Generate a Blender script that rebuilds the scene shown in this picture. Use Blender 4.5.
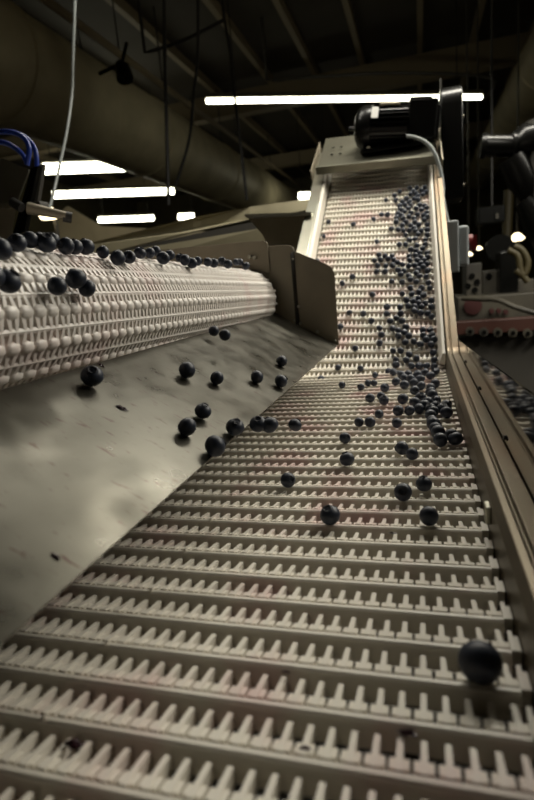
import bpy, bmesh, math, random
from mathutils import Vector, Matrix, Euler
for o in list(bpy.data.objects): bpy.data.objects.remove(o)
SC = bpy.context.scene
COL = SC.collection
PI = math.pi
CZ = 1.3                      # camera height above the floor

# ---------------------------------------------------------------- camera
cd = bpy.data.cameras.new('camera')
cam = bpy.data.objects.new('camera', cd); COL.objects.link(cam)
cd.sensor_fit = 'VERTICAL'; cd.sensor_height = 36; cd.lens = 533/800*36
cd.clip_start = .01; cd.clip_end = 100
rr = Vector((0.95948336, 0.26731662, -0.08907026))
uu = Vector((0.02822207, 0.22335007, 0.97432965))
ff = Vector((-0.28034836, 0.93736683, -0.20675645))
cam.matrix_world = Matrix(((rr.x, uu.x, -ff.x, 0), (rr.y, uu.y, -ff.y, 0), (rr.z, uu.z, -ff.z, CZ), (0, 0, 0, 1)))
cd.dof.use_dof = True; cd.dof.focus_distance = .62; cd.dof.aperture_fstop = 6.3
SC.camera = cam
# ---------------------------------------------------------------- world and light
W = bpy.data.worlds.new('world'); SC.world = W; W.use_nodes = True
W.node_tree.nodes['Background'].inputs[0].default_value = (1.0, .9, .62, 1)
W.node_tree.nodes['Background'].inputs[1].default_value = .04
def area(name, loc, rz, sx, sy, power, col, target=None):
    l = bpy.data.lights.new(name, 'AREA'); l.shape = 'RECTANGLE'; l.size = sx; l.size_y = sy
    l.energy = power; l.color = col
    o = bpy.data.objects.new(name, l); COL.objects.link(o); o.location = loc; o.rotation_euler = (0, 0, rz)
    return o
LAMPS = [((.80, 2.25, CZ+1.12), .5, 50, 1.15), ((1.85, 1.75, CZ+1.05), .5, 38, 1.15), ((-.66, 1.58, CZ+1.2), .5, 7, .3)]
for loc, rz, pw, hl in LAMPS:
    area('lamp_light', (loc[0], loc[1], loc[2]-.035), rz, hl*2, .10, pw, (1.0, .945, .82))
    up = area('added_uplight', (loc[0], loc[1], loc[2]+.08), rz, hl*2, .10, pw*.13, (1.0, .88, .60)); up.rotation_euler = (PI, 0, -rz)  # extra upward light, added to brighten the dark ducts and ceiling
SC.view_settings.view_transform = 'Standard'; SC.view_settings.look = 'None'
SC.view_settings.gamma = 1; SC.view_settings.exposure = 0.0

# ---------------------------------------------------------------- materials
def mat(name, col, rough=.5, metal=0, emit=None, es=0, noise=None, bump=None, spec=.5):
    m = bpy.data.materials.new(name); m.use_nodes = True
    nt = m.node_tree; b = nt.nodes['Principled BSDF']
    b.inputs['Base Color'].default_value = (*col, 1); b.inputs['Roughness'].default_value = rough
    b.inputs['Metallic'].default_value = metal; b.inputs['Specular IOR Level'].default_value = spec
    if emit: b.inputs['Emission Color'].default_value = (*emit, 1); b.inputs['Emission Strength'].default_value = es
    tc = nt.nodes.new('ShaderNodeTexCoord')
    if noise:                                   # (colour 2, scale, low, high, stretch)
        c2, sc, lo, hi, st = noise
        mp = nt.nodes.new('ShaderNodeMapping'); mp.inputs['Scale'].default_value = st
        nz = nt.nodes.new('ShaderNodeTexNoise'); nz.inputs['Scale'].default_value = sc; nz.inputs['Detail'].default_value = 5
        mr = nt.nodes.new('ShaderNodeMapRange'); mr.inputs[1].default_value = lo; mr.inputs[2].default_value = hi
        mx = nt.nodes.new('ShaderNodeMix'); mx.data_type = 'RGBA'
        mx.inputs[6].default_value = (*col, 1); mx.inputs[7].default_value = (*c2, 1)
        nt.links.new(tc.outputs['Object'], mp.inputs[0]); nt.links.new(mp.outputs[0], nz.inputs['Vector'])
        nt.links.new(nz.outputs[0], mr.inputs[0]); nt.links.new(mr.outputs[0], mx.inputs[0])
        nt.links.new(mx.outputs[2], b.inputs['Base Color'])
    if bump:                                    # (scale, strength, distance, stretch)
        mp = nt.nodes.new('ShaderNodeMapping'); mp.inputs['Scale'].default_value = bump[3]
        nz = nt.nodes.new('ShaderNodeTexNoise'); nz.inputs['Scale'].default_value = bump[0]; nz.inputs['Detail'].default_value = 4
        bp = nt.nodes.new('ShaderNodeBump'); bp.inputs['Strength'].default_value = bump[1]; bp.inputs['Distance'].default_value = bump[2]
        nt.links.new(tc.outputs['Object'], mp.inputs[0]); nt.links.new(mp.outputs[0], nz.inputs['Vector'])
        nt.links.new(nz.outputs[0], bp.inputs['Height']); nt.links.new(bp.outputs[0], b.inputs['Normal'])
    return m
def mat_specks(name, col, rough, metal, streak):
    """stainless steel carrying small dried juice specks and faint brushing"""
    m = mat(name, col, rough, metal, noise=((col[0]*.62, col[1]*.6, col[2]*.55), 9, .35, .75, (1, 1, 1)), bump=(110, .35, .0004, streak))
    nt = m.node_tree; b = nt.nodes['Principled BSDF']
    src = b.inputs['Base Color'].links[0].from_socket
    tc = nt.nodes.new('ShaderNodeTexCoord')
    mp = nt.nodes.new('ShaderNodeMapping'); mp.inputs['Scale'].default_value = (.3, 1.3, .3)
    mp.inputs['Rotation'].default_value = (0, 0, .55)
    v = nt.nodes.new('ShaderNodeTexNoise'); v.inputs['Scale'].default_value = 230; v.inputs['Detail'].default_value = 2
    mr = nt.nodes.new('ShaderNodeMapRange'); mr.inputs[1].default_value = .64; mr.inputs[2].default_value = .72
    mx = nt.nodes.new('ShaderNodeMix'); mx.data_type = 'RGBA'; mx.inputs[7].default_value = (.05, .028, .022, 1)
    nt.links.new(tc.outputs['Object'], mp.inputs[0]); nt.links.new(mp.outputs[0], v.inputs['Vector'])
    nt.links.new(v.outputs[0], mr.inputs[0]); nt.links.new(mr.outputs[0], mx.inputs[0])
    nt.links.new(src, mx.inputs[6]); nt.links.new(mx.outputs[2], b.inputs['Base Color'])
    r2 = nt.nodes.new('ShaderNodeMapRange'); r2.inputs[1].default_value = .3; r2.inputs[2].default_value = .7
    r2.inputs[3].default_value = rough-.08; r2.inputs[4].default_value = rough+.12
    n2 = nt.nodes.new('ShaderNodeTexNoise'); n2.inputs['Scale'].default_value = 25; n2.inputs['Detail'].default_value = 6
    nt.links.new(tc.outputs['Object'], n2.inputs['Vector']); nt.links.new(n2.outputs[0], r2.inputs[0]); nt.links.new(r2.outputs[0], b.inputs['Roughness'])
    return m
M = {}
M['belt'] = mat('belt_plastic', (.80, .755, .66), .42, noise=((.72, .51, .49), 14, .50, .76, (1, 1, 1)))
M['nose_belt'] = mat('white_plastic', (.90, .85, .79), .4, noise=((.82, .64, .61), 12, .5, .75, (1, 1, 1)))
M['chute'] = mat_specks('chute_steel', (.115, .110, .090), .33, .8, (1, .12, 1))
M['steel'] = mat('brushed_steel', (.42, .42, .35), .36, .9, noise=((.36, .34, .28), 12, .35, .7, (1, 1, 1)), bump=(80, .15, .0004, (1, .05, 1)))
M['dull_steel'] = mat('dull_steel', (.30, .265, .195), .5, .35, noise=((.22, .19, .14), 8, .35, .7, (1, 1, 1)), bump=(70, .15, .0004, (1, .1, 1)))
M['rail'] = mat('rail_steel', (.12, .10, .068), .42, .8, noise=((.17, .115, .07), 15, .45, .75, (1, .3, 1)))
M['mirror_steel'] = mat('polished_steel', (.17, .155, .12), .06, 1.0, noise=((.14, .12, .095), 40, .5, .8, (1, 1, 1)))
M['guide'] = mat('white_guide', (.72, .68, .60), .5)
M['olive'] = mat('olive_steel', (.40, .36, .24), .5, .2, noise=((.30, .27, .18), 6, .35, .7, (1, 1, 1)))
M['head_steel'] = mat('head_steel', (.13, .126, .095), .45, .7, noise=((.11, .105, .08), 9, .35, .7, (1, 1, 1)))
M['black'] = mat('black_paint', (.003, .003, .0026), .27, spec=.2)
M['black_rubber'] = mat('black_rubber', (.014, .013, .012), .6)
M['iron'] = mat('dark_iron', (.035, .032, .026), .6)
M['label'] = mat('white_label', (.7, .7, .66), .5)
M['cable'] = mat('grey_cable', (.17, .185, .18), .5)
M['duct'] = mat('duct_metal', (.52, .46, .31), .6, .1, noise=((.38, .33, .22), 3, .35, .7, (1, 1, 1)), bump=(14, .4, .01, (1, 1, 1)))
M['beam'] = mat('beam_paint', (.20, .16, .10), .7)
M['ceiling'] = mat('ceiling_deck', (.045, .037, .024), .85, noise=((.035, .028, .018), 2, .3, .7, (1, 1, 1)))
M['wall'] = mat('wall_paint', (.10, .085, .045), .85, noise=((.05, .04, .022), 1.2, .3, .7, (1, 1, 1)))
M['floor'] = mat('floor_concrete', (.05, .043, .035), .6, noise=((.03, .026, .02), 3, .3, .7, (1, 1, 1)))
M['tube'] = mat('lit_tube', (1, 1, 1), .5, emit=(1.0, .97, .74), es=11)
M['near_tube'] = mat('lit_near_tube', (1, 1, 1), .5, emit=(1.0, .97, .80), es=3.0)
M['lamp_body'] = mat('lamp_body', (.06, .055, .04), .6)
M['blue'] = mat('blue_hose', (.015, .04, .25), .35)
M['grey_box'] = mat('grey_plastic', (.40, .43, .44), .5)
M['red'] = mat('red_plastic', (.16, .015, .015), .4)
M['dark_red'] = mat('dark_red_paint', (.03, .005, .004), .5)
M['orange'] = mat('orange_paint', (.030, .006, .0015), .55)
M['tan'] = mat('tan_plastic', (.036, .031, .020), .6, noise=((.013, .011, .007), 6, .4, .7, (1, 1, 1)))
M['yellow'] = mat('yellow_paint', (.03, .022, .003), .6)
M['spill'] = mat('dried_juice', (.03, .006, .012), .35)
# blueberry skin: dark blue with pale waxy bloom
def berry_mat():
    m = mat('blueberry_skin', (.010, .013, .024), .45, noise=((.046, .062, .098), 1.3, .40, .72, (1, 1, 1)), spec=.45)
    nt = m.node_tree; b = nt.nodes['Principled BSDF']
    tc = [n for n in nt.nodes if n.type == 'TEX_COORD'][0]
    mp = [n for n in nt.nodes if n.type == 'MAPPING'][0]
    oi = nt.nodes.new('ShaderNodeObjectInfo'); ad = nt.nodes.new('ShaderNodeVectorMath'); ad.operation = 'MULTIPLY_ADD'
    nt.links.new(tc.outputs['Object'], ad.inputs[0]); ad.inputs[1].default_value = (110, 110, 110)
    sc = nt.nodes.new('ShaderNodeMath'); sc.operation = 'MULTIPLY'; sc.inputs[1].default_value = 50
    nt.links.new(oi.outputs['Random'], sc.inputs[0]); nt.links.new(sc.outputs[0], ad.inputs[2])
    nt.links.new(ad.outputs[0], mp.inputs[0])
    return m
M['berry'] = berry_mat()
M['crown'] = mat('berry_crown', (.012, .012, .018), .7)

# ---------------------------------------------------------------- helpers
def link(name, me, m=None, parent=None, smooth=None):
    o = bpy.data.objects.new(name, me); COL.objects.link(o)
    if m is not None: me.materials.append(m)
    if parent is not None: o.parent = parent
    return o
def done(name, bm, m, parent=None, smooth=False, bevel=0):
    bmesh.ops.recalc_face_normals(bm, faces=bm.faces)
    me = bpy.data.meshes.new(name); bm.to_mesh(me); bm.free()
    if smooth:
        for p in me.polygons: p.use_smooth = True
        me.set_sharp_from_angle(angle=math.radians(50))
    o = link(name, me, m, None)
    if parent is not None:
        o.parent = parent; o.matrix_parent_inverse = Matrix.Translation(-Vector(parent.location))
    if bevel:
        md = o.modifiers.new('bevel', 'BEVEL'); md.width = bevel; md.segments = 2; md.limit_method = 'ANGLE'
    return o
def tag(o, label, cat=None, group=None, kind=None):
    if label: o['label'] = label
    if cat: o['category'] = cat
    if group: o['group'] = group
    if kind: o['kind'] = kind
    return o
def empty(name, loc, label, cat, group=None):
    o = bpy.data.objects.new(name, None); COL.objects.link(o); o.location = loc; o.empty_display_size = .02
    return tag(o, label, cat, group)
def struct(name, bm, m, **k):
    o = done(name, bm, m, **k); o['kind'] = 'structure'; return o
def box(bm, c, s, rot=None, taper=None):
    vs = []
    for dz in (-.5, .5):
        for dy in (-.5, .5):
            for dx in (-.5, .5):
                p = Vector((dx*s[0], dy*s[1], dz*s[2]))
                if rot is not None: p = rot @ p
                vs.append(bm.verts.new(Vector(c)+p))
    for f in ((0, 1, 3, 2), (4, 6, 7, 5), (0, 4, 5, 1), (2, 3, 7, 6), (0, 2, 6, 4), (1, 5, 7, 3)):
        bm.faces.new([vs[i] for i in f])
def frame_of(d):
    d = Vector(d).normalized(); a = Vector((0, 0, 1)) if abs(d.z) < .9 else Vector((1, 0, 0))
    x = a.cross(d).normalized(); return x, d.cross(x).normalized(), d
def tube(bm, pts, r, n=12, cap=True):
    pts = [Vector(p) for p in pts]; rs = r if isinstance(r, (list, tuple)) else [r]*len(pts)
    rings = []; px = None
    for i, p in enumerate(pts):
        d = (pts[min(i+1, len(pts)-1)]-pts[max(i-1, 0)]).normalized()
        if px is None: x, y, _ = frame_of(d)
        else:
            x = (px-d*px.dot(d)).normalized(); y = d.cross(x)
        px = x
        rings.append([bm.verts.new(p+(x*math.cos(2*PI*k/n)+y*math.sin(2*PI*k/n))*rs[i]) for k in range(n)])
    for a, b in zip(rings, rings[1:]):
        for k in range(n): bm.faces.new((a[k], a[(k+1) % n], b[(k+1) % n], b[k]))
    if cap: bm.faces.new(rings[0][::-1]); bm.faces.new(rings[-1])
def smooth_pts(pts, k=6):
    pts = [Vector(p) for p in pts]; out = []
    P = [pts[0]]+pts+[pts[-1]]
    for i in range(1, len(P)-2):
        for j in range(k):
            t = j/k; a, b, c, d = P[i-1], P[i], P[i+1], P[i+2]
            out.append(.5*((2*b)+(-a+c)*t+(2*a-5*b+4*c-d)*t*t+(-a+3*b-3*c+d)*t**3))
    out.append(pts[-1]); return out
def prism(bm, outline, off):
    """closed outline of 3D points extruded by the vector off"""
    off = Vector(off); a = [bm.verts.new(Vector(p)) for p in outline]; b = [bm.verts.new(Vector(p)+off) for p in outline]
    bm.faces.new(a[::-1]); bm.faces.new(b); n = len(a)
    for i in range(n): bm.faces.new((a[i], a[(i+1) % n], b[(i+1) % n], b[i]))
def bolt(bm, c, d, r=.004, t=.003):
    d = Vector(d).normalized(); c = Vector(c); tube(bm, [c, c+d*t*.3, c+d*t], [r*1.25, r*1.25, r], 6)
def beam_bm(a, b, w, h):
    bm = bmesh.new(); a = Vector(a); b = Vector(b); d = (b-a); x, y, z = frame_of(d)
    R = Matrix((x, y, z)).transposed(); box(bm, (a+b)/2, (w, h, d.length), R); return bm

# ---------------------------------------------------------------- belt path
H = -.2+CZ; YB = 1.14; INC = math.radians(35); RB = .11; SEND = 1.055; RH = .05
TB = RB*math.tan(INC/2)
U1 = YB-TB; U2 = U1+RB*INC; U3 = U2+(SEND-TB); U4 = U3+RH*PI*.95
def path(u):
    """arc length -> (y, z, tangent angle) along the elevator belt's carrying surface"""
    if u < U1: return u, H, 0
    if u < U2:
        a = (u-U1)/RB; return U1+RB*math.sin(a), H+RB*(1-math.cos(a)), a
    s = (min(u, U3)-U2)+TB; y = YB+s*math.cos(INC); z = H+s*math.sin(INC)
    if u <= U3: return y, z, INC
    a = (u-U3)/RH; cy = y+RH*math.sin(INC); cz = z-RH*math.cos(INC); b = INC-a
    return cy-RH*math.sin(b), cz+RH*math.cos(b), b
SKEW = .12
def bp(x, u, v):
    """the inclined part sits a touch askew: its far end is racked towards the left rail"""
    k = min(max((u-U1)/(U2-U1+.12), 0), 1)
    if u > U1: u = max(U1, u-SKEW*k*(x+.115))
    y, z, a = path(u); return Vector((x, y-math.sin(a)*v, z+math.cos(a)*v))
def sweep(bm, prof, us, closed=True):
    rings = [[bm.verts.new(bp(x, u, v)) for x, v in prof] for u in us]
    n = len(prof)
    for a, b in zip(rings, rings[1:]):
        for k in range(n if closed else n-1): bm.faces.new((a[k], a[(k+1) % n], b[(k+1) % n], b[k]))
    if closed: bm.faces.new(rings[0][::-1]); bm.faces.new(rings[-1])
def ulist(a, b):
    us = [a]+[u for u in [U1+(U2-U1)*i/10 for i in range(11)] if a < u < b]+[b]; return us

# ================================================================= SETTING
RX0, RX1, RY0, RY1, CEIL = -9, 8, -5, 17, CZ+3.15
bm = bmesh.new(); box(bm, ((RX0+RX1)/2, (RY0+RY1)/2, -.05), (RX1-RX0, RY1-RY0, .1)); struct('floor', bm, M['floor'])
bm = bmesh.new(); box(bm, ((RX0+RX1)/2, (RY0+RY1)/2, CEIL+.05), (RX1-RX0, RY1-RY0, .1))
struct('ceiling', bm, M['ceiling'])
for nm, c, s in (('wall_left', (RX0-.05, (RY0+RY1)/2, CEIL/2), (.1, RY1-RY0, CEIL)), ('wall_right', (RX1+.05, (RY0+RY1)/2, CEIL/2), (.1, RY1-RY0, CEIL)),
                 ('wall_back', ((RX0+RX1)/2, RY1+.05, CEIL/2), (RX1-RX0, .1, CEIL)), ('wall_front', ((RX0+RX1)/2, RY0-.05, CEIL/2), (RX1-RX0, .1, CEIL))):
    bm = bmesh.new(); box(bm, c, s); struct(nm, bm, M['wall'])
k = 0
for x in (-7.6, -6.2, -5.0, -4.1, -3.0, -2.1, -1.42, -.71, .1, .81, 1.6, 2.4, 3.4, 4.6, 6):       # joists running away from the camera
    k += 1; bm = bmesh.new(); box(bm, (x, (RY0+RY1)/2, CEIL-.06), (.07, RY1-RY0, .12)); struct('trim_%d' % k, bm, M['beam'])
for y, hh in ((8.8, .34), (13.2, .3), (3.5, .3)):                                                 # cross girders
    k += 1; bm = bmesh.new(); box(bm, ((RX0+RX1)/2, y, CEIL-.12-hh/2), (RX1-RX0, .09, hh))
    box(bm, ((RX0+RX1)/2, y, CEIL-.12-hh), (RX1-RX0, .2, .02)); struct('trim_%d' % k, bm, M['beam'])

# round ventilation ducts
def duct(x, z, r, y0, y1, label, mm):
    t = empty('ventilation_duct', (x, y0, z), label, 'duct')
    bm = bmesh.new(); tube(bm, [(x, y0+(y1-y0)*i/24, z) for i in range(25)], r, 40); done('duct_pipe', bm, mm, t, smooth=True)
    for i in range(int((y1-y0)/2.4)):
        bm = bmesh.new(); yy = y0+1.1+i*2.4
        tube(bm, [(x, yy-.03, z), (x, yy-.02, z), (x, yy+.02, z), (x, yy+.03, z)], [r+.001, r+.014, r+.014, r+.001], 40); done('duct_band', bm, mm, t, smooth=True)
    for i in range(int((y1-y0)/3)):
        yy = y0+1.6+i*3
        for q in (-.5, .5):
            bm = bmesh.new(); tube(bm, [(x+r*q, yy, z+r*.8), (x+r*q, yy, CEIL-.1)], .008, 6); done('hanger', bm, M['black_rubber'], t)
duct(-3.15, CZ+1.90, .44, -2, 15, 'wide round metal duct running diagonally above the left fluorescent lamps', M['duct'])
duct(1.47, CZ+2.2, .31, -1, 15, 'round metal duct at the upper right behind the chain guard', M['duct'])
t = empty('pipe_run', (-2.6, 0, CZ+2.6), 'thin dull pipe running beside the upper edge of the left duct', 'pipe')
bm = bmesh.new(); tube(bm, [(-2.75, -2, CZ+2.35), (-2.75, 15, CZ+2.35)], .035, 12); done('pipe', bm, M['beam'], t, smooth=True)
for yy in (1, 3.6, 6.2, 8.8):
    bm = bmesh.new(); tube(bm, [(-2.75, yy, CZ+2.37), (-2.75, yy, CEIL)], .01, 6); done('hanger', bm, M['black_rubber'], t)

# fluorescent lamps
def lamp(a, b, label, wd=.11, group=None, lit=True):
    a = Vector(a); b = Vector(b); c = (a+b)/2; L = (b-a).length; ang = math.atan2(b.y-a.y, b.x-a.x)
    R = Matrix.Rotation(ang, 3, 'Z')
    t = empty('fluorescent_lamp', c, label, 'lamp', group)
    bm = bmesh.new(); box(bm, c+Vector((0, 0, wd*.5+.02)), (L+.02, wd*.8, .04), R)
    o = done('lamp_housing', bm, M['lamp_body'], t, bevel=.004)
    bm = bmesh.new(); d = R @ Vector((1, 0, 0))
    if lit: tube(bm, [a, a+d*.01, b-d*.01, b], [wd*.3, wd*.5, wd*.5, wd*.3], 16); done('lamp_tube', bm, M['tube'], t, smooth=True)
    for s in (-.4, .4):
        bm = bmesh.new(); p = c+d*L*s+Vector((0, 0, .07)); tube(bm, [p, (p.x, p.y, CEIL)], .006, 6)
        done('hanger', bm, M['black_rubber'], t)
lamp((-1.733, 4.777, 2.920), (0.639, 6.102, 2.920), 'long lit fluorescent lamp crossing behind the conveyor motor', .044)
lamp((-5.839, 8.018, 3.500), (-4.668, 8.699, 3.500), 'lit fluorescent lamp partly hidden by the large duct, highest of the left lamps', .165)
lamp((-5.216, 7.273, 2.920), (-3.707, 8.305, 2.920), 'lit fluorescent lamp below the duct, second highest of the left lamps', .10)
lamp((-6.189, 9.988, 2.920), (-5.304, 10.704, 2.920), 'short lit fluorescent lamp just above the white roller belt, lowest of the left lamps', .105)
lamp((-4.893, 11.010, 2.920), (-4.593, 11.172, 2.920), 'tiny distant lit lamp to the right of the lowest left lamp', .12)
lamp((-2.135, 10.466, 2.920), (-1.606, 10.853, 2.920), 'small distant lit lamp beside the top of the left elevator rail', .12)
for i, (loc, rz, pw, hl) in enumerate(LAMPS):
    dv = Vector((math.cos(rz), math.sin(rz), 0))*hl; t = empty('fluorescent_lamp', loc, ['ceiling lamp above the elevator head', 'ceiling lamp to the right of the elevator', 'short ceiling lamp above the chute'][i], 'lamp')
    bm = bmesh.new(); box(bm, Vector(loc)+Vector((0, 0, .03)), (hl*2+.1, .09, .04), Matrix.Rotation(rz, 3, 'Z')); done('lamp_housing', bm, M['lamp_body'], t)
    bm = bmesh.new(); tube(bm, [Vector(loc)+Vector((0, 0, .05)), (loc[0], loc[1], CEIL)], .008, 6); done('hanger', bm, M['black_rubber'], t)
    bm = bmesh.new(); tube(bm, [Vector(loc)-dv, Vector(loc)+dv], .014, 12); done('lamp_tube', bm, M['near_tube'], t, smooth=True)

# ================================================================= ELEVATOR CONVEYOR
elev = empty('elevator_conveyor', (-.11, .6, 0), 'inclined elevator conveyor with white slotted plastic belt and steel side rails', 'conveyor')
PITCH = .0284; PH = .1864; BX0, BX1 = -.274, .046; FP = .0102
bm = bmesh.new()
def bquad(*ps): bm.faces.new([bm.verts.new(p) for p in ps])
nrow0 = int((-.12-PH)/PITCH); nrow1 = int((U4-PH)/PITCH)
rnd = random.Random(5)
def lbox(x0, x1, u0, u1, v0, v1, x0b=None, x1b=None, vt=None):
    """box in belt coordinates; the u1 end may be narrower and lower"""
    x0b = x0 if x0b is None else x0b; x1b = x1 if x1b is None else x1b; vt = v1 if vt is None else vt
    q = [bm.verts.new(p) for p in (bp(x0, u0, v0), bp(x1, u0, v0), bp(x1b, u1, v0), bp(x0b, u1, v0), bp(x0, u0, v1), bp(x1, u0, v1), bp(x1b, u1, vt), bp(x0b, u1, vt))]
    for f in ((0, 3, 2, 1), (4, 5, 6, 7), (0, 1, 5, 4), (1, 2, 6, 5), (2, 3, 7, 6), (3, 0, 4, 7)): bm.faces.new([q[i] for i in f])
for k in range(nrow0, nrow1):
    e = PH+k*PITCH                         # the far (top) edge of the smooth flight
    # smooth flight: a leaning face towards the camera, a thin lip on top
    prof = [(e-.0068, -.0130), (e-.0040, -.0010), (e-.0026, .0000), (e-.0002, .0000), (e+.0008, -.0015), (e+.0008, -.0130)]
    a = [bm.verts.new(bp(BX0, u, v)) for u, v in prof]; b = [bm.verts.new(bp(BX1-.0045, u, v)) for u, v in prof]
    for i in range(len(prof)): bm.faces.new((a[i], a[(i+1) % 6], b[(i+1) % 6], b[i]))
    bm.faces.new(a[::-1]); bm.faces.new(b)
    nf = int((BX1-BX0)/FP)
    for j in range(nf):
        x = BX0+(j+.5)*FP
        # knuckle base: a low block with a hollow between blocks
        lbox(x-.0043, x+.0043, e+.0020, e+.0090, -.0120, -.0004, vt=-.0022)
        # upright fin reaching to the next flight, tapering
        lbox(x-.0017, x+.0017, e+.0008, e+.0212, -.0120, .0004, x-.0014, x+.0014, vt=-.0034)
    lbox(BX1-.0042, BX1+.0008, e+.0008, e+.0135, -.0110, -.0012); lbox(BX1-.0036, BX1-.0012, e+.0145, e+.0205, -.0110, -.0030)
    # small curled tab on every other row
    if k % 2 == 0 and e < U1:
        tube(bm, [bp(-.186+.0012*math.sin(i), e-.004+.0014*i, .0002+.0018*math.sin(i*.8)) for i in range(5)], .0006, 5)
belt = done('belt', bm, M['belt'], elev)
# sheet and wear bars below the belt
bm = bmesh.new(); sweep(bm, [(BX0, -.05), (BX1, -.05), (BX1, -.052), (BX0, -.052)], ulist(-.3, U3)); done('belt_pan', bm, M['iron'], elev)
for x in (-.22, -.115, -.01):
    bm = bmesh.new(); sweep(bm, [(x-.006, -.012), (x+.006, -.012), (x+.006, -.05), (x-.006, -.05)], ulist(-.3, U3)); done('wear_bar', bm, M['iron'], elev)
# side rails (swept along the path of the belt)
def rail(name, prof, u0, u1, m):
    b = bmesh.new(); sweep(b, prof, ulist(u0, u1)); return done(name, b, m, elev, bevel=.0008)
rail('side_rail', [(.0475, -.07), (.0475, .026), (.0505, .036), (.0560, .0365), (.0572, .0335), (.0592, .0335), (.0604, .0365), (.073, .036), (.073, -.10), (.070, -.10), (.070, .0325), (.0535, .0325), (.050, .025), (.050, -.07)], -.3, U3-.02, M['rail'])
rail('side_rail', [(-.288, -.07), (-.288, .034), (-.290, .037), (-.322, .037), (-.322, -.10), (-.319, -.10), (-.319, .034), (-.2905, .034), (-.2905, -.07)], -.3, U3-.02, M['steel'])
tag(rail('guide_strip', [(-.276, -.004), (-.2795, .030), (-.2875, .0345), (-.2875, -.004)], U2-.08, U3-.04, M['guide']), 'white plastic strip')
tag(rail('guide_strip', [(.034, .0025), (.041, .029), (.047, .031), (.047, .0025)], U2-.02, U3-.04, M['guide']), 'white plastic strip')
# tall polished splash guard on the right rail of the level part
def gz(y): return CZ-.088+(.375-y)*(.068 if y > .3 else .22)  # near end, out of view, is raised to shade the foreground belt
bm = bmesh.new()
prism(bm, [(.0735, -.3, CZ-.19), (.0735, 1.13, CZ-.19), (.0735, 1.17, CZ-.150), (.0735, 1.15, gz(1.15)), (.0735, .6, gz(.6)), (.0735, .31, gz(.31)), (.0735, .1, gz(.1)), (.0735, -.3, gz(-.3))], (.0016, 0, 0))
tag(done('splash_guard', bm, M['mirror_steel'], elev), 'polished steel guard reflecting the berries')
for y in (.33, .52, .75, .98):
    bm = bmesh.new(); bolt(bm, (.0735, y, CZ-.158), (-1, 0, .3), .0025, .002); done('bolt', bm, M['iron'], elev)
bm = bmesh.new(); prism(bm, [(.0475, .405, H+.008), (.0475, .417, H+.008), (.0475, .419, H+.022), (.0475, .405, H+.022)], (-.004, 0, 0)); done('rail_clip', bm, M['steel'], elev, bevel=.001)
# cover at the head
bm = bmesh.new(); sweep(bm, [(-.306, .058), (.058, .058), (.058, .083), (-.306, .083)], [U2-TB+.826, U2-TB+.838]); done('crossbar', bm, M['head_steel'], elev, bevel=.001)
bm = bmesh.new(); sweep(bm, [(-.300, .073), (.056, .073), (.056, .076), (-.300, .076)], [U2-TB+.838, U3]); done('head_cover', bm, M['head_steel'], elev)
for x in (-.324, .0755):
    bm = bmesh.new(); sweep(bm, [(x-.0015, -.14), (x+.0015, -.14), (x+.0015, .070), (x-.0015, .070)], [U2-TB+.828, U3+.001])
    done('head_plate', bm, M['dull_steel'], elev)
for x in (-.262, -.235):
    for s in (.92, .97):
        bm = bmesh.new(); sweep(bm, [(x-.0045, .076), (x+.0045, .076), (x+.0045, .0768), (x-.0045, .0768)], [U2-TB+s, U2-TB+s+.008])
        tag(done('cover_slot', bm, M['black'], elev), 'dark slot in the head cover')
bm = bmesh.new()
hc = Vector((0, path(U3)[0]+RH*math.sin(INC), path(U3)[1]-RH*math.cos(INC))); tube(bm, [hc+Vector((BX0, 0, 0)), hc+Vector((BX1, 0, 0))], RH-.012, 20)
tube(bm, [hc+Vector((-.32, 0, 0)), hc+Vector((.12, 0, 0))], .012, 12); done('drive_shaft', bm, M['dull_steel'], elev, smooth=True)
# floor legs
for x in (-.312, .066):
    for y, zt in ((.05, H-.1), (.95, H-.1), (1.85, H+.38)):
        bm = bmesh.new(); box(bm, (x, y, zt/2), (.03, .04, zt)); box(bm, (x, y, .005), (.08, .08, .01)); done('leg', bm, M['dull_steel'], elev)

# gear motor on top of the head
mot = empty('gear_motor', (-.06, 1.85, CZ+.38), 'black electric gear motor mounted across the elevator head', 'motor')
A0, A1 = Vector((-.180, 1.85, CZ+0.464)), Vector((-.016, 1.85, CZ+0.444)); ax = (A1-A0).normalized()
bm = bmesh.new(); tube(bm, [A0, A0+ax*.008, A0+ax*.022, A0+ax*.05], [.035, .054, .063, .064], 28); done('fan_cover', bm, M['black'], mot, smooth=True)
bm = bmesh.new(); tube(bm, [A0+ax*.05, A1], .055, 28)
x, y, z = frame_of(ax)
for i in range(28):
    a = 2*PI*i/28; d = x*math.cos(a)+y*math.sin(a); R = Matrix((d, ax.cross(d), ax)).transposed()
    box(bm, (A0+ax*.05+A1)/2+d*.057, (.010, .0022, (A1-A0).length-.052), R)
done('motor_body', bm, M['black'], mot)
RM = Matrix.Rotation(math.atan2(.020, .164), 3, 'Y')
bm = bmesh.new(); box(bm, (A0+A1)/2+Vector((.028, -.030, .052)), (.060, .03, .008), RM); done('terminal_box', bm, M['dull_steel'], mot, bevel=.003)
bm = bmesh.new(); box(bm, A0+Vector((.066, -.061, .020)), (.020, .003, .034), RM @ Matrix.Rotation(-.30, 3, 'X')); tag(done('type_plate', bm, M['label'], mot), 'small white label')
bm = bmesh.new(); tube(bm, [A0+ax*-.022, A0+ax*.01], .006, 12); done('shaft_stub', bm, M['black'], mot, smooth=True)
bm = bmesh.new()
box(bm, (.022, 1.85, CZ+0.446), (.084, .115, .112), RM); box(bm, (.020, 1.82, CZ+0.504), (.066, .05, .010), RM); box(bm, (.066, 1.85, CZ+0.438), (.012, .09, .09), RM)
done('gearbox', bm, M['black'], mot, bevel=.006)
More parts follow.
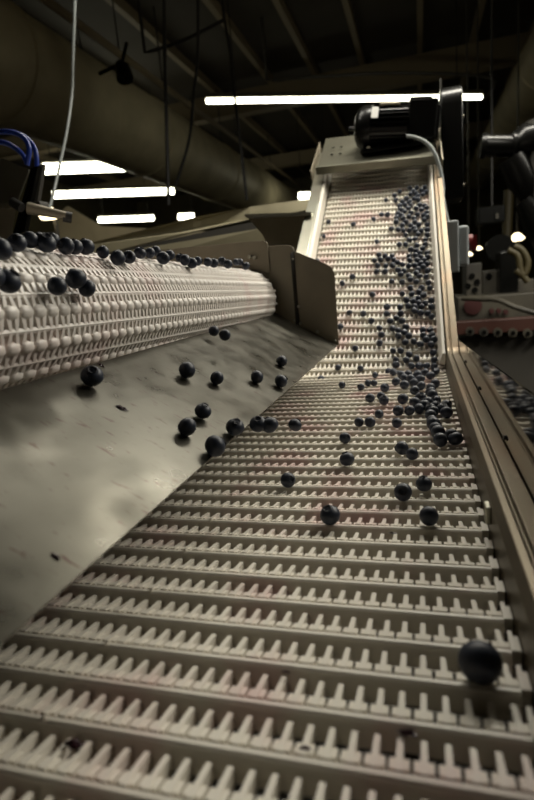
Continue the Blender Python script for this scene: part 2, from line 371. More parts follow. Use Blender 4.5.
bm = bmesh.new(); box(bm, (-.07, 1.855, CZ+0.386), (.19, .09, .012)); box(bm, (-.05, 1.885, CZ+0.380), (.22, .02, .03)); done('mounting_foot', bm, M['black'], mot, bevel=.002)
for sx in (-.14, .0):
    bm = bmesh.new(); bolt(bm, (sx, 1.815, CZ+0.392), (0, 0, 1), .005, .005); done('bolt', bm, M['dull_steel'], mot)
# chain guard
cg = empty('chain_guard', (.112, 1.95, CZ+.22), 'tall flat black chain guard with rounded top right of the motor', 'guard')
out = []
for i in range(13): a = PI*i/12; out.append((.0785, 1.95-.075*math.cos(a), CZ+.495+.065*math.sin(a)))
out = [(.0785, 1.875, CZ+.220)]+out+[(.0785, 2.025, CZ+.220)]
bm = bmesh.new(); prism(bm, out, (.064, 0, 0)); done('guard_housing', bm, M['black'], cg, smooth=True, bevel=.004)
bm = bmesh.new(); box(bm, (.081, 1.91, CZ+.562), (.005, .03, .03)); done('mounting_tab', bm, M['iron'], cg)
for yy, zz in ((1.90, .26), (2.0, .26), (1.90, .46), (2.0, .46)):
    bm = bmesh.new(); bolt(bm, (.142, yy, CZ+zz), (1, 0, 0), .005, .004); done('bolt', bm, M['dull_steel'], cg)
# motor cable
cb = smooth_pts([(-0.023, 1.790, 1.704), (0.006, 1.775, 1.691), (0.036, 1.765, 1.667), (0.057, 1.755, 1.629), (0.070, 1.750, 1.577), (0.074, 1.740, 1.536), (0.073, 1.720, 1.503), (.086, 1.69, CZ+.12)], 6)
bm = bmesh.new(); tube(bm, cb, .0055, 10); tag(done('motor_cable', bm, M['cable'], None, smooth=True), 'grey flexible cable arching from the motor down past the right elevator rail', 'cable')
# switch box
sw = empty('isolator_switch', (.12, 1.6, CZ), 'grey switch box with a red knob on the outer side of the right elevator rail', 'switch')
bm = bmesh.new(); box(bm, (.0895, 1.62, CZ+.06), (.030, .12, .135)); done('switch_base', bm, M['grey_box'], sw, bevel=.004)
bm = bmesh.new(); box(bm, (.116, 1.62, CZ+.06), (.028, .10, .105)); done('switch_cover', bm, M['grey_box'], sw, bevel=.006)
bm = bmesh.new(); tube(bm, [(.130, 1.61, CZ+.068), (.142, 1.61, CZ+.068)], .022, 20); box(bm, (.147, 1.61, CZ+.068), (.012, .010, .04)); tag(done('knob', bm, M['red'], sw), 'red rotary knob')

# ================================================================= INFEED CONVEYOR (left)
inf = empty('infeed_conveyor', (-.6, .4, 0), 'white open-grid roller-nosed belt conveyor delivering berries from the left', 'conveyor')
NF = Vector((-.345, 1.1, CZ-.026)); ND = Vector((0, 1, -.026)).normalized(); NR = .0635
NX = Vector((1, 0, 0)); NZ = NX.cross(ND).normalized()
YN0, YN1 = -1.42, -.008                       # along the axis, from the far end plate (0)
def npath(s):
    """arc length over the nose: flat top (s<0), arc, then flat return"""
    if s < 0: return NX*s+NZ*NR, 0.0
    if s < PI*NR: a = s/NR; return NX*math.sin(a)*NR+NZ*math.cos(a)*NR, a
    return NX*-(s-PI*NR)-NZ*NR, PI
def npt(t, s, v=0):
    p, a = npath(s); nrm = NX*math.sin(a)+NZ*math.cos(a); return NF+ND*t+p+nrm*v
KP = .0152; NP = PI*NR/7; NS0 = -14
bm = bmesh.new()
sph = []
for i in range(1, 4):
    for j in range(8): sph.append((math.sin(PI*i/4)*math.cos(2*PI*j/8), math.sin(PI*i/4)*math.sin(2*PI*j/8), math.cos(PI*i/4)))
def knuckle(t, s, hw, r):
    """plump rounded link end; long axis along the hinge"""
    p, a = npath(s); nrm = NX*math.sin(a)+NZ*math.cos(a); tg = ND.cross(nrm); c = NF+ND*t+p+nrm*(-.0055)
    rings = []
    for q, rr_ in ((-1, .6), (-.86, .85), (-.5, 1), (.5, 1), (.86, .85), (1, .6)):
        rings.append([bm.verts.new(c+ND*(q*hw)+(nrm*math.cos(2*PI*m/8)+tg*math.sin(2*PI*m/8))*r*rr_) for m in range(8)])
    for A_, B_ in zip(rings, rings[1:]):
        for m in range(8): bm.faces.new((A_[m], A_[(m+1) % 8], B_[(m+1) % 8], B_[m]))
    bm.faces.new(rings[0][::-1]); bm.faces.new(rings[-1])
def strut(t0, s0, t1, s1, w0, w1, v=-.002, dep=.004):
    pts = []
    for k in range(4):
        f = k/3; t = t0+(t1-t0)*f; s = s0+(s1-s0)*f; w_ = (w0+(w1-w0)*f)/2
        p, a = npath(s); nrm = NX*math.sin(a)+NZ*math.cos(a); c = NF+ND*t+p+nrm*v
        pts.append([bm.verts.new(q) for q in (c-ND*w_, c+ND*w_, c+ND*w_*.8-nrm*dep, c-ND*w_*.8-nrm*dep)])
    for A_, B_ in zip(pts, pts[1:]):
        for m in range(4): bm.faces.new((A_[m], A_[(m+1) % 4], B_[(m+1) % 4], B_[m]))
nk = int((YN1-YN0)/KP)
for r in range(NS0, 11):
    s = r*NP+.35*NP
    sb = s+NP*.52
    # thin crossbar, running the whole width
    us = [YN0+(YN1-YN0)*i/40 for i in range(41)]
    rg = []
    for t in us:
        p, a = npath(sb); nrm = NX*math.sin(a)+NZ*math.cos(a); tg = ND.cross(nrm); c = NF+ND*t+p-nrm*.0042
        rg.append([bm.verts.new(c+(nrm*math.cos(2*PI*m/6)*.0026+tg*math.sin(2*PI*m/6)*.0027)) for m in range(6)])
    for A_, B_ in zip(rg, rg[1:]):
        for m in range(6): bm.faces.new((A_[m], A_[(m+1) % 6], B_[(m+1) % 6], B_[m]))
    for j in range(nk):
        t = YN0+(j+.5)*KP
        knuckle(t, s, .0070, .0062)
        strut(t-.0046, s, t-.0030, sb, .0052, .0028); strut(t+.0046, s, t+.0030, sb, .0052, .0028)
        strut(t-.0030, sb, t-.0052, s+NP, .0028, .0044); strut(t+.0030, sb, t+.0052, s+NP, .0028, .0044)
tag(done('belt', bm, M['nose_belt'], inf, smooth=True), 'white open-grid belt wrapping a rounded nose')
bm = bmesh.new(); tube(bm, [NF+ND*YN0, NF+ND*-.004], NR-.018, 28); done('nose_roller', bm, M['dull_steel'], inf, smooth=True)
for t in (-1.2, -.9, -.6, -.3):
    bm = bmesh.new(); a = NF+ND*t+Vector((-.42, 0, -.0)); box(bm, a+Vector((0, 0, NR-.02)), (.75, .02, .012))
    done('belt_support', bm, M['guide'], inf)
Yp = 1.104
bm = bmesh.new()   # far side plate with rounded corner
def xz(lst, y): return [(x, y, CZ+z) for x, z in lst]
prism(bm, xz([(-1.3, .118), (-.306, .094), (-.297, .088), (-.297, .030), (-.302, .026), (-1.3, .026)], Yp-.006), (0, .003, 0))
done('side_plate', bm, M['dull_steel'], inf, bevel=.0006)
bm = bmesh.new()
prism(bm, xz([(-1.3, .06), (-.31, .06), (-.31, .082), (-.256, .080), (-.247, .076), (-.243, .068), (-.243, -.095), (-1.3, -.18)], Yp-.002), (0, .003, 0))
done('bearing_plate', bm, M['dull_steel'], inf, bevel=.0006)
for x, z in ((-.327, .062), (-.337, .064)):
    bm = bmesh.new(); bolt(bm, (x, Yp-.006, CZ+z), (0, -1, 0), .0042, .005); done('bolt', bm, M['steel'], inf)
bm = bmesh.new(); prism(bm, xz([(-1.3, .12), (-.40, .05), (-.40, -.12), (-1.3, -.16)], -.34), (0, .003, 0)); done('side_plate', bm, M['dull_steel'], inf)
for y in (-.3, 1.16):
    bm = bmesh.new(); box(bm, (-.85, y, (CZ-.1)/2), (.05, .05, CZ-.1)); box(bm, (-.85, y, .005), (.12, .1, .01)); done('leg', bm, M['dull_steel'], inf)

# ================================================================= CHUTE
ch = empty('discharge_chute', (-.23, .5, CZ-.13), 'stained stainless steel sloping chute between the infeed belt and the elevator', 'chute')
bm = bmesh.new()
ys = [-.3+1.403*i/20 for i in range(21)]
def cpt(y, f, v=0):
    U_ = Vector((-.292, y, CZ-.058-.0*y)); L_ = Vector((-.165, y, CZ-.130)); nn = Vector((.4932, 0, .8699))
    return U_.lerp(L_, f)+nn*v
top = [[bm.verts.new(cpt(y, f, -.0000)) for f in (-.03, .25, .5, .75, .985, 1.0)] for y in ys]
bot = [[bm.verts.new(cpt(y, f, -.0018)) for f in (-.03, .25, .5, .75, .985, 1.0)] for y in ys]
for G in (top, bot):
    for a, b in zip(G, G[1:]):
        for i in range(5): bm.faces.new((a[i], a[i+1], b[i+1], b[i]))
for a, b, c, d in zip(top, top[1:], bot, bot[1:]):
    bm.faces.new((a[0], b[0], d[0], c[0])); bm.faces.new((a[5], c[5], d[5], b[5]))
for A_, B_ in ((top[0], bot[0]), (top[-1], bot[-1])):
    for i in range(5): bm.faces.new((A_[i], A_[i+1], B_[i+1], B_[i]))
done('chute_sheet', bm, M['chute'], ch)
bm = bmesh.new()   # upright end plate at the far end
prism(bm, xz([(-.243, -.088), (-.243, .066), (-.236, .063), (-.178, .034), (-.168, .026), (-.163, .014), (-.163, -.131)], Yp-.007), (0, .0018, 0))
done('end_plate', bm, M['dull_steel'], ch)
bm = bmesh.new()   # folded upright strip where end plate meets bearing plate
prism(bm, [(-.243, Yp-.008, CZ-.085), (-.249, Yp-.014, CZ-.082), (-.249, Yp-.014, CZ+.062), (-.243, Yp-.008, CZ+.066)], (.001, -.0004, 0)); done('corner_fold', bm, M['iron'], ch)
for x, z in ((-.250, -.074), (-.240, -.080), (-.241, -.045), (-.205, -.100), (-.170, -.121), (-.246, .050)):
    bm = bmesh.new(); bolt(bm, (x, Yp-.010, CZ+z), (0, -1, 0), .0026, .003); done('bolt', bm, M['steel'], ch)
bm = bmesh.new()   # bracket under the chute tying it to the infeed frame
box(bm, (-.33, Yp+.004, CZ-.12), (.22, .006, .03)); done('bracket', bm, M['dull_steel'], ch)

# ================================================================= CONVEYORS BEHIND
t = empty('rear_conveyor', (-1.0, 2.2, 0), 'dull steel trough conveyor behind the far side plate of the infeed belt', 'conveyor')
def plate(name, pts, off, m, parent, **k):
    b = bmesh.new(); prism(b, pts, off); return done(name, b, m, parent, **k)
plate('upper_rail', [(-1.216, 1.750, 1.502), (-0.777, 1.850, 1.563), (-0.581, 1.950, 1.588), (-0.395, 2.100, 1.610), (-0.398, 2.100, 1.571), (-0.585, 1.950, 1.546), (-0.783, 1.850, 1.516), (-1.225, 1.750, 1.453)], (.0, .03, 0), M['olive'], t)
plate('lower_rail', [(-0.928, 1.600, 1.453), (-0.473, 1.700, 1.483), (-0.463, 1.700, 1.445), (-0.897, 1.600, 1.418)], (0, .03, 0), M['olive'], t)
plate('trough_wall', [(-1.376, 1.900, 1.471), (-0.429, 2.100, 1.567), (-0.443, 2.100, 1.383), (-1.398, 1.900, 1.362)], (0, .01, 0), M['iron'], t)
plate('gusset_plate', [(-0.504, 1.640, 1.517), (-0.305, 1.640, 1.499), (-0.346, 1.640, 1.365), (-0.421, 1.640, 1.372), (-0.458, 1.640, 1.459)], (0, .004, 0), M['dull_steel'], t)
plate('gusset_lip', [(-0.503, 1.620, 1.521), (-0.298, 1.620, 1.502), (-0.299, 1.620, 1.494), (-0.498, 1.620, 1.509)], (0, .03, 0), M['steel'], t)
for x, y in ((-1.0, 1.9), (-.6, 2.0)):
    bm = bmesh.new(); box(bm, (x, y, (CZ-.0)/2), (.05, .05, CZ)); done('leg', bm, M['dull_steel'], t)

# stainless unit with blue hoses at the far left
u = empty('sorter_cabinet', (-1.0, 1.1, 0), 'stainless steel sorting machine head with blue air hoses at the left edge', 'machine')
plate('cabinet', [(-0.975, 1.000, 1.647), (-0.817, 1.000, 1.608), (-0.757, 1.000, 1.578), (-0.806, 1.000, 1.512), (-0.997, 1.000, 1.565)], (-.26, .14, 0), M['steel'], u, bevel=.003)
plate('cabinet_base', [(-1.019, 1.020, 1.562), (-0.826, 1.020, 1.513), (-0.858, 1.020, 1.440), (-1.044, 1.020, 1.470)], (-.26, .14, 0), M['dull_steel'], u)
plate('post', [(-0.756, 1.000, 1.580), (-0.739, 1.000, 1.582), (-0.800, 1.000, 1.459), (-0.832, 1.000, 1.454)], (0, .012, 0), M['black'], u)
plate('post', [(-0.771, 1.040, 1.593), (-0.755, 1.040, 1.595), (-0.787, 1.040, 1.517), (-0.803, 1.040, 1.514)], (0, .01, 0), M['iron'], u)
bm = bmesh.new(); tube(bm, [(-0.757, 0.970, 1.499), (-0.692, 1.000, 1.479)], [.012, .008], 14); done('arm', bm, M['dull_steel'], u, smooth=True)
bm = bmesh.new(); tube(bm, [(-0.699, 1.000, 1.479), (-0.686, 1.010, 1.475)], .011, 14); done('arm_knob', bm, M['black_rubber'], u, smooth=True)
bm = bmesh.new(); box(bm, (-0.756, 1.000, 1.502), (.035, .03, .022)); done('arm_clamp', bm, M['iron'], u, bevel=.003)
bm = bmesh.new(); tube(bm, [(-0.792, 0.970, 1.515), (-0.771, 0.970, 1.501)], .010, 10); done('knob', bm, M['black_rubber'], u, smooth=True)
for pts in ([(-0.840, 1.000, 1.660), (-0.796, 1.000, 1.655), (-0.765, 1.000, 1.642), (-0.753, 1.000, 1.618), (-0.765, 1.000, 1.587)], [(-0.866, 1.020, 1.651), (-0.822, 1.020, 1.642), (-0.791, 1.020, 1.620), (-0.777, 1.020, 1.595)], [(-0.818, 1.040, 1.668), (-0.786, 1.040, 1.651), (-0.769, 1.040, 1.625), (-0.772, 1.040, 1.589)]):
    bm = bmesh.new(); tube(bm, smooth_pts(pts, 5), .0052, 8); tag(done('air_hose', bm, M['blue'], u, smooth=True), 'blue hose')
bm = bmesh.new(); box(bm, (-1.05, 1.2, (CZ-.02)/2), (.09, .09, CZ-.02)); done('stand', bm, M['dull_steel'], u)
# angled duct / beam lower left
bm = bmesh.new(); prism(bm, [(-2.6, 3.0, 0), (-2.131, 3.000, 1.854), (-2.058, 3.000, 1.892), (-1.851, 3.000, 1.751), (-1.116, 3.000, 1.633), (-1.25, 3.0, 0)], (0, .02, 0))
tag(done('sheet_panel', bm, M['duct'], None), 'dull olive sheet metal panel below the left lamps', 'panel')
t = empty('work_lamp', (-1.908, 2.600, 1.762), 'small warm glowing lamp low at the left behind the berries', 'lamp')
c = Vector((-1.908, 2.600, 1.762)); bm = bmesh.new(); tube(bm, [c, c+Vector((0, 0, .03)), c+Vector((0, 0, .07))], [.04, .055, .014], 12)
M['warm'] = mat('warm_bulb', (1, .9, .7), .5, emit=(1, .82, .5), es=4.5); done('bulb', bm, M['warm'], t, smooth=True)
bm = bmesh.new(); tube(bm, [c+Vector((0, .0, .07)), c+Vector((0, .05, .0)), (c.x, c.y+.08, 0)], .012, 8); done('lamp_neck', bm, M['iron'], t)

# ================================================================= HANGING CABLES
def hang(pts, r, m, label, name='hanging_cable', extra=None):
    t = empty(name, pts[0], label, 'cable'); bm = bmesh.new(); pts = [Vector(p) for p in pts]
    if pts[0].z > CEIL-.01: pts[0] = Vector((pts[1].x, pts[1].y, CEIL))
    tube(bm, ([pts[0]]+smooth_pts(pts[1:], 5)) if pts[0].z > CEIL-.01 else smooth_pts(pts, 5), r, 8); done('cable', bm, m, t, smooth=True)
    for a, b, rr2 in (extra or []):
        bm = bmesh.new(); tube(bm, [a, a, b, b], [rr2*.4, rr2, rr2, rr2*.4], 10); done('connector', bm, M['iron'], t, smooth=True)
hang([(-0.928, 1.600, CEIL), (-0.928, 1.600, 2.330), (-0.942, 1.600, 2.257), (-0.959, 1.600, 2.183), (-0.996, 1.600, 2.028), (-1.018, 1.600, 1.934), (-1.021, 1.550, 1.822), (-1.025, 1.500, 1.728), (-1.007, 1.400, 1.599), (-0.956, 1.300, 1.549)], .0042, M['cable'], 'thin pale grey cable hanging from the ceiling at the upper left')
hang([(-1.228, 3.000, CEIL), (-1.228, 3.000, 3.112), (-1.247, 3.000, 2.979), (-1.301, 3.000, 2.559), (-1.345, 3.000, 2.159), (-1.384, 3.000, 1.814)], .011, M['black_rubber'], 'straight dark cable with an inline connector hanging left of the long lamp', extra=[(Vector((-1.344, 3.000, 2.169)), Vector((-1.352, 3.000, 2.065)), .026)])
hang([(-1.180, 3.400, CEIL), (-1.180, 3.400, 3.304), (-1.199, 3.400, 3.155), (-1.251, 3.400, 2.740), (-1.306, 3.400, 2.517), (-1.374, 3.400, 2.250), (-1.499, 3.400, 1.998)], .010, M['black_rubber'], 'dark cable hanging in a slight bend just left of the long lamp')
hang([(-1.129, 3.600, CEIL), (-1.129, 3.600, 2.969), (-1.110, 3.600, 2.784), (-1.108, 3.600, 2.552), (-1.098, 3.600, 2.191), (-1.089, 3.600, 1.877)], .010, M['black_rubber'], 'dark leaning cable crossing in front of the long lamp', extra=[(Vector((-1.097, 3.600, 2.067)), Vector((-1.098, 3.600, 1.992)), .022)])
hang([(-1.697, 3.600, CEIL), (-1.697, 3.600, 2.879), (-1.442, 3.600, 2.894), (-1.263, 3.600, 2.928), (-1.131, 3.600, 2.958)], .012, M['black_rubber'], 'short dark cable strung between the hanging cables under the ceiling')
hang([(-1.721, 7.000, CEIL), (-1.721, 7.000, 3.771), (-0.949, 7.000, 3.676), (-0.149, 7.200, 3.627), (0.863, 7.400, 3.453), (0.797, 7.400, 3.228)], .02, M['iron'], 'dark conduit running across under the ceiling above the long lamp')
t = empty('ceiling_spotlight', (-1.783, 3.400, 2.681), 'small black unlit spotlight clamped to the upper edge of the large duct', 'lamp')
c = Vector((-1.771, 3.400, 2.714)); bm = bmesh.new(); tube(bm, [c+Vector((-.03, 0, .05)), c+Vector((.0, 0, .02)), c+Vector((.02, -.02, -.05))], [.03, .05, .055], 14); done('lamp_head', bm, M['black'], t, smooth=True)
bm = bmesh.new(); tube(bm, [c+Vector((-.17, 0, .02)), c+Vector((0, 0, .05)), c+Vector((.0, .1, .2))], .012, 8); done('bracket', bm, M['black'], t)

# ================================================================= RIGHT BACKGROUND
p = empty('jointed_arm', (0.354, 2.200, 1.708), 'jointed black tubular arm reaching in from the right edge', 'machine arm')
def T(name, pts, r, m, parent, n=16):
    b = bmesh.new(); tube(b, pts, r, n); return done(name, b, m, parent, smooth=True)
T('lens_barrel', [(0.226, 2.200, 1.724), (0.240, 2.200, 1.722), (0.246, 2.200, 1.721), (0.328, 2.200, 1.708)], [.042, .045, .038, .038], M['black'], p)
T('lens_ring', [(0.328, 2.200, 1.708), (0.341, 2.200, 1.707)], .048, M['black'], p)
T('elbow', [(0.335, 2.200, 1.707), (0.367, 2.200, 1.719), (0.434, 2.200, 1.719)], [.040, .058, .060], M['black'], p)
T('arm_tube', [(0.329, 2.200, 1.669), (0.362, 2.200, 1.590), (0.388, 2.200, 1.533)], [.050, .052, .034], M['black'], p)
T('arm_tube', [(0.369, 2.200, 1.522), (0.439, 2.200, 1.417)], [.036, .07], M['black'], p)
T('support', [(0.417, 2.200, 1.779), (0.439, 2.200, 1.393), (1.0, 2.3, 0)], [.05, .05, .05], M['iron'], p)
T('link', [(0.361, 2.200, 1.690), (0.348, 2.200, 1.633)], .03, M['black'], p)
b_ = empty('camera_box', (0.424, 3.600, 1.594), 'small black box hanging under the right duct', 'box')
bm = bmesh.new(); box(bm, (0.418, 3.600, 1.595), (.15, .15, .10)); done('housing', bm, M['black'], b_, bevel=.01)
bm = bmesh.new(); box(bm, Vector((0.447, 3.520, 1.584)), (.012, .02, .03)); done('lens', bm, M['tan'], b_)
T('stem', [(0.429, 3.600, 1.617), (0.429, 3.600, CEIL)], .006, M['black_rubber'], b_)
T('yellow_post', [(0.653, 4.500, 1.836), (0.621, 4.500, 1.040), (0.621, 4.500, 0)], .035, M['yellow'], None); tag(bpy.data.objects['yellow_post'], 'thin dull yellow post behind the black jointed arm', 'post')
for px_, lb in (((0.946, 6.000, 1.562), 'largest of the small round lamps glowing in the right background'), ((0.691, 7.000, 1.525), 'small round lamp glowing beside the dark column'), ((0.538, 6.500, 1.456), 'small round lamp glowing next to the red switch knob')):
    t = empty('lamp_globe', px_, lb, 'lamp'); c = Vector(px_); r = .075 if 'largest' in lb else .042
    bm = bmesh.new(); tube(bm, [c+Vector((0, 0, -.5*r)), c+Vector((0, 0, -.2*r)), c+Vector((0, 0, .5*r))], [r*.5, r, r*.3], 14); done('globe', bm, M['warm'], t, smooth=True)
    bm = bmesh.new(); tube(bm, [c+Vector((0, 0, .5*r)), (c.x, c.y, CEIL)], .01, 6); done('stem', bm, M['iron'], t)
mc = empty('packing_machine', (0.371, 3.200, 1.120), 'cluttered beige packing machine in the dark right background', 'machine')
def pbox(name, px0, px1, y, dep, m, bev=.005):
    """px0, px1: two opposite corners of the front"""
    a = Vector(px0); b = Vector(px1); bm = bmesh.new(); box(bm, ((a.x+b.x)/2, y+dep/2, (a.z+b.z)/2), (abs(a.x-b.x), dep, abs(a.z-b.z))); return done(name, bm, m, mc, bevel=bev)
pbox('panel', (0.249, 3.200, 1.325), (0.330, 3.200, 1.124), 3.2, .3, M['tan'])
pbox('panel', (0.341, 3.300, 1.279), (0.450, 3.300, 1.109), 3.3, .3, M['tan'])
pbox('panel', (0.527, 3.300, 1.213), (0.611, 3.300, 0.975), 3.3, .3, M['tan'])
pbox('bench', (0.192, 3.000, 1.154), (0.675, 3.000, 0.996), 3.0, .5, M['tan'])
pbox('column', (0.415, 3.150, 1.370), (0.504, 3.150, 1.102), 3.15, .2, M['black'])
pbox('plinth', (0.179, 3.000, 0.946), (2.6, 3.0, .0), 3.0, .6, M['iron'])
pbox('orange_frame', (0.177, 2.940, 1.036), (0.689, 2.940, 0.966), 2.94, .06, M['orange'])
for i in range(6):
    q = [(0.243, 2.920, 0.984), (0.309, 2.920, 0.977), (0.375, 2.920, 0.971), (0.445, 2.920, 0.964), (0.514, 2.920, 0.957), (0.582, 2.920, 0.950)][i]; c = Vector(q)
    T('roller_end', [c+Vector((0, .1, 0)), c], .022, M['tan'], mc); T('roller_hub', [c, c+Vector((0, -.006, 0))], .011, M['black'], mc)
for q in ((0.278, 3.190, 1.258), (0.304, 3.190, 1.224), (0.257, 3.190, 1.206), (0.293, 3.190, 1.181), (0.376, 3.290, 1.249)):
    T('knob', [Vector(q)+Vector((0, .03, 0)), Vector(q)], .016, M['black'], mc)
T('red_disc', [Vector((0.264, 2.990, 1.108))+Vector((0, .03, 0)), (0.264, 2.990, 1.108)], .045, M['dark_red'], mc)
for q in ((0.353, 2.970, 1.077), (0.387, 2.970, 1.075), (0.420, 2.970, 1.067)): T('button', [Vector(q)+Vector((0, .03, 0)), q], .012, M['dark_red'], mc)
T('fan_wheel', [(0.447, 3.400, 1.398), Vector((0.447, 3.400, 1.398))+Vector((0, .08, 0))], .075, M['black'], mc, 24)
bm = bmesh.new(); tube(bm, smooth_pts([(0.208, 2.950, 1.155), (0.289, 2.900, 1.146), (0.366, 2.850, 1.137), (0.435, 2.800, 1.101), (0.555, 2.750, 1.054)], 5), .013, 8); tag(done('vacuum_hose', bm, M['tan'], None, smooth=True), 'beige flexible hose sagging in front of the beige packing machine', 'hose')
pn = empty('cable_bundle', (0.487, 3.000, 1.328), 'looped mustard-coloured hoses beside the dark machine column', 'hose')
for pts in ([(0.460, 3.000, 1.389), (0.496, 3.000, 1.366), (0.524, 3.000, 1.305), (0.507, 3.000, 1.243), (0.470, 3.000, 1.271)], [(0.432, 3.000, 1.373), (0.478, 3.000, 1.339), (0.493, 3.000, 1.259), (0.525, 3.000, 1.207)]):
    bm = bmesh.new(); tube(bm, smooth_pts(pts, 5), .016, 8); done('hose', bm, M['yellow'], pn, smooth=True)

# small pieces fixed to a part become its sub-parts
def sub(child, part):
    c = bpy.data.objects[child]; c.parent = bpy.data.objects[part]; c.matrix_parent_inverse = Matrix.Identity(4)
sub('type_plate', 'motor_body'); sub('terminal_box', 'motor_body'); sub('shaft_stub', 'fan_cover'); sub('arm_knob', 'arm'); sub('rail_clip', 'side_rail')
for n_ in ('cover_slot', 'cover_slot.001', 'cover_slot.002', 'cover_slot.003'): sub(n_, 'head_cover')
kb = [o for o in sw.children if o.name.startswith('knob')][0]; kb.parent = [o for o in sw.children if o.name.startswith('switch_cover')][0]; kb.matrix_parent_inverse = Matrix.Identity(4)
for i in range(6): sub('roller_hub'+('.%03d' % i if i else ''), 'roller_end'+('.%03d' % i if i else ''))
# ================================================================= BLUEBERRIES
def berry_mesh():
    bm = bmesh.new(); bmesh.ops.create_uvsphere(bm, u_segments=20, v_segments=14, radius=1)
    for v in bm.verts:
        r = math.hypot(v.co.x, v.co.y); v.co.z *= .90
        if v.co.z > 0 and r < .42: v.co.z -= .20*(1-(r/.42)**2)      # hollow around the crown
    me = bpy.data.meshes.new('blueberry'); bm.to_mesh(me); bm.free()
    for p in me.polygons: p.use_smooth = True
    me.materials.append(M['berry']); return me
def crown_mesh():
    bm = bmesh.new(); n = 20; rings = []
    for r, z in ((.30, .80), (.37, .87), (.40, .93), (.33, .90), (.27, .80)):
        ring = []
        for k in range(n):
            a = 2*PI*k/n; s = .5+.5*math.cos(5*a); rr_ = r+(.06*s if r > .35 else 0); zz = z+(.03*s if r > .32 else 0)
            ring.append(bm.verts.new((rr_*math.cos(a), rr_*math.sin(a), zz)))
        rings.append(ring)
    for a, b in zip(rings, rings[1:]):
        for k in range(n): bm.faces.new((a[k], a[(k+1) % n], b[(k+1) % n], b[k]))
    me = bpy.data.meshes.new('crown'); bm.to_mesh(me); bm.free()
    for p in me.polygons: p.use_smooth = True
    me.materials.append(M['crown']); return me
BM, CM = berry_mesh(), crown_mesh()
proto = bpy.data.objects.new('blueberry', BM); crown = bpy.data.objects.new('crown', CM)
rb = random.Random(11)
G = [('blueberry in the dense crowd on the upper third of the incline, along its right rail', 'crowded blueberries on the upper incline'), ('blueberry in the dense crowd on the middle of the incline, along its right rail', 'crowded blueberries on the middle incline'), ('blueberry in the dense crowd at the lower incline and bend, near the right rail', 'crowded blueberries on the lower incline'), ('blueberry in the row on top of the white infeed belt', 'blueberries on top of the infeed belt'), ('blueberry rolling down the steel chute', 'blueberries on or leaving the chute'), ('blueberry scattered alone on the level belt', 'scattered blueberries on the level belt'), ('blueberry scattered on the left half of the incline', 'scattered blueberries on the incline'), ('blueberry in the topmost end of the crowd, just below the head cover', 'blueberries: topmost end of the crowd, just below the head cover'), ('blueberry in the upper crowd above the level of the grey switch box', 'blueberries: upper crowd above the level of the grey switch box'), ('blueberry in the crowd level with the grey switch box', 'blueberries: crowd level with the grey switch box'), ('blueberry in the middle of the crowd, close to the rail', 'blueberries: middle of the crowd, close to the rail'), ('blueberry in the clump reaching left out of the middle of the crowd', 'blueberries: clump reaching left out of the middle of the crowd'), ('blueberry in the lower middle of the crowd, close to the rail', 'blueberries: lower middle of the crowd, close to the rail'), ('blueberry in the thinner lower middle of the crowd left of its core', 'blueberries: thinner lower middle of the crowd left of its core'), ('blueberry in the dense patch just above the bend of the belt, left side', 'blueberries: dense patch just above the bend of the belt, left side'), ('blueberry in the dense patch just above the bend of the belt, rail side', 'blueberries: dense patch just above the bend of the belt, rail side'), ('blueberry in the pile right at the bend of the belt', 'blueberries: pile right at the bend of the belt'), ('blueberry in the pile at the bend of the belt against the rail', 'blueberries: pile at the bend of the belt against the rail'), ('blueberry in the pile on the level belt just below the bend', 'blueberries: pile on the level belt just below the bend'), ('blueberry in the heap of large berries on the level belt against the right rail', 'blueberries: heap of large berries on the level belt against the right rail')]
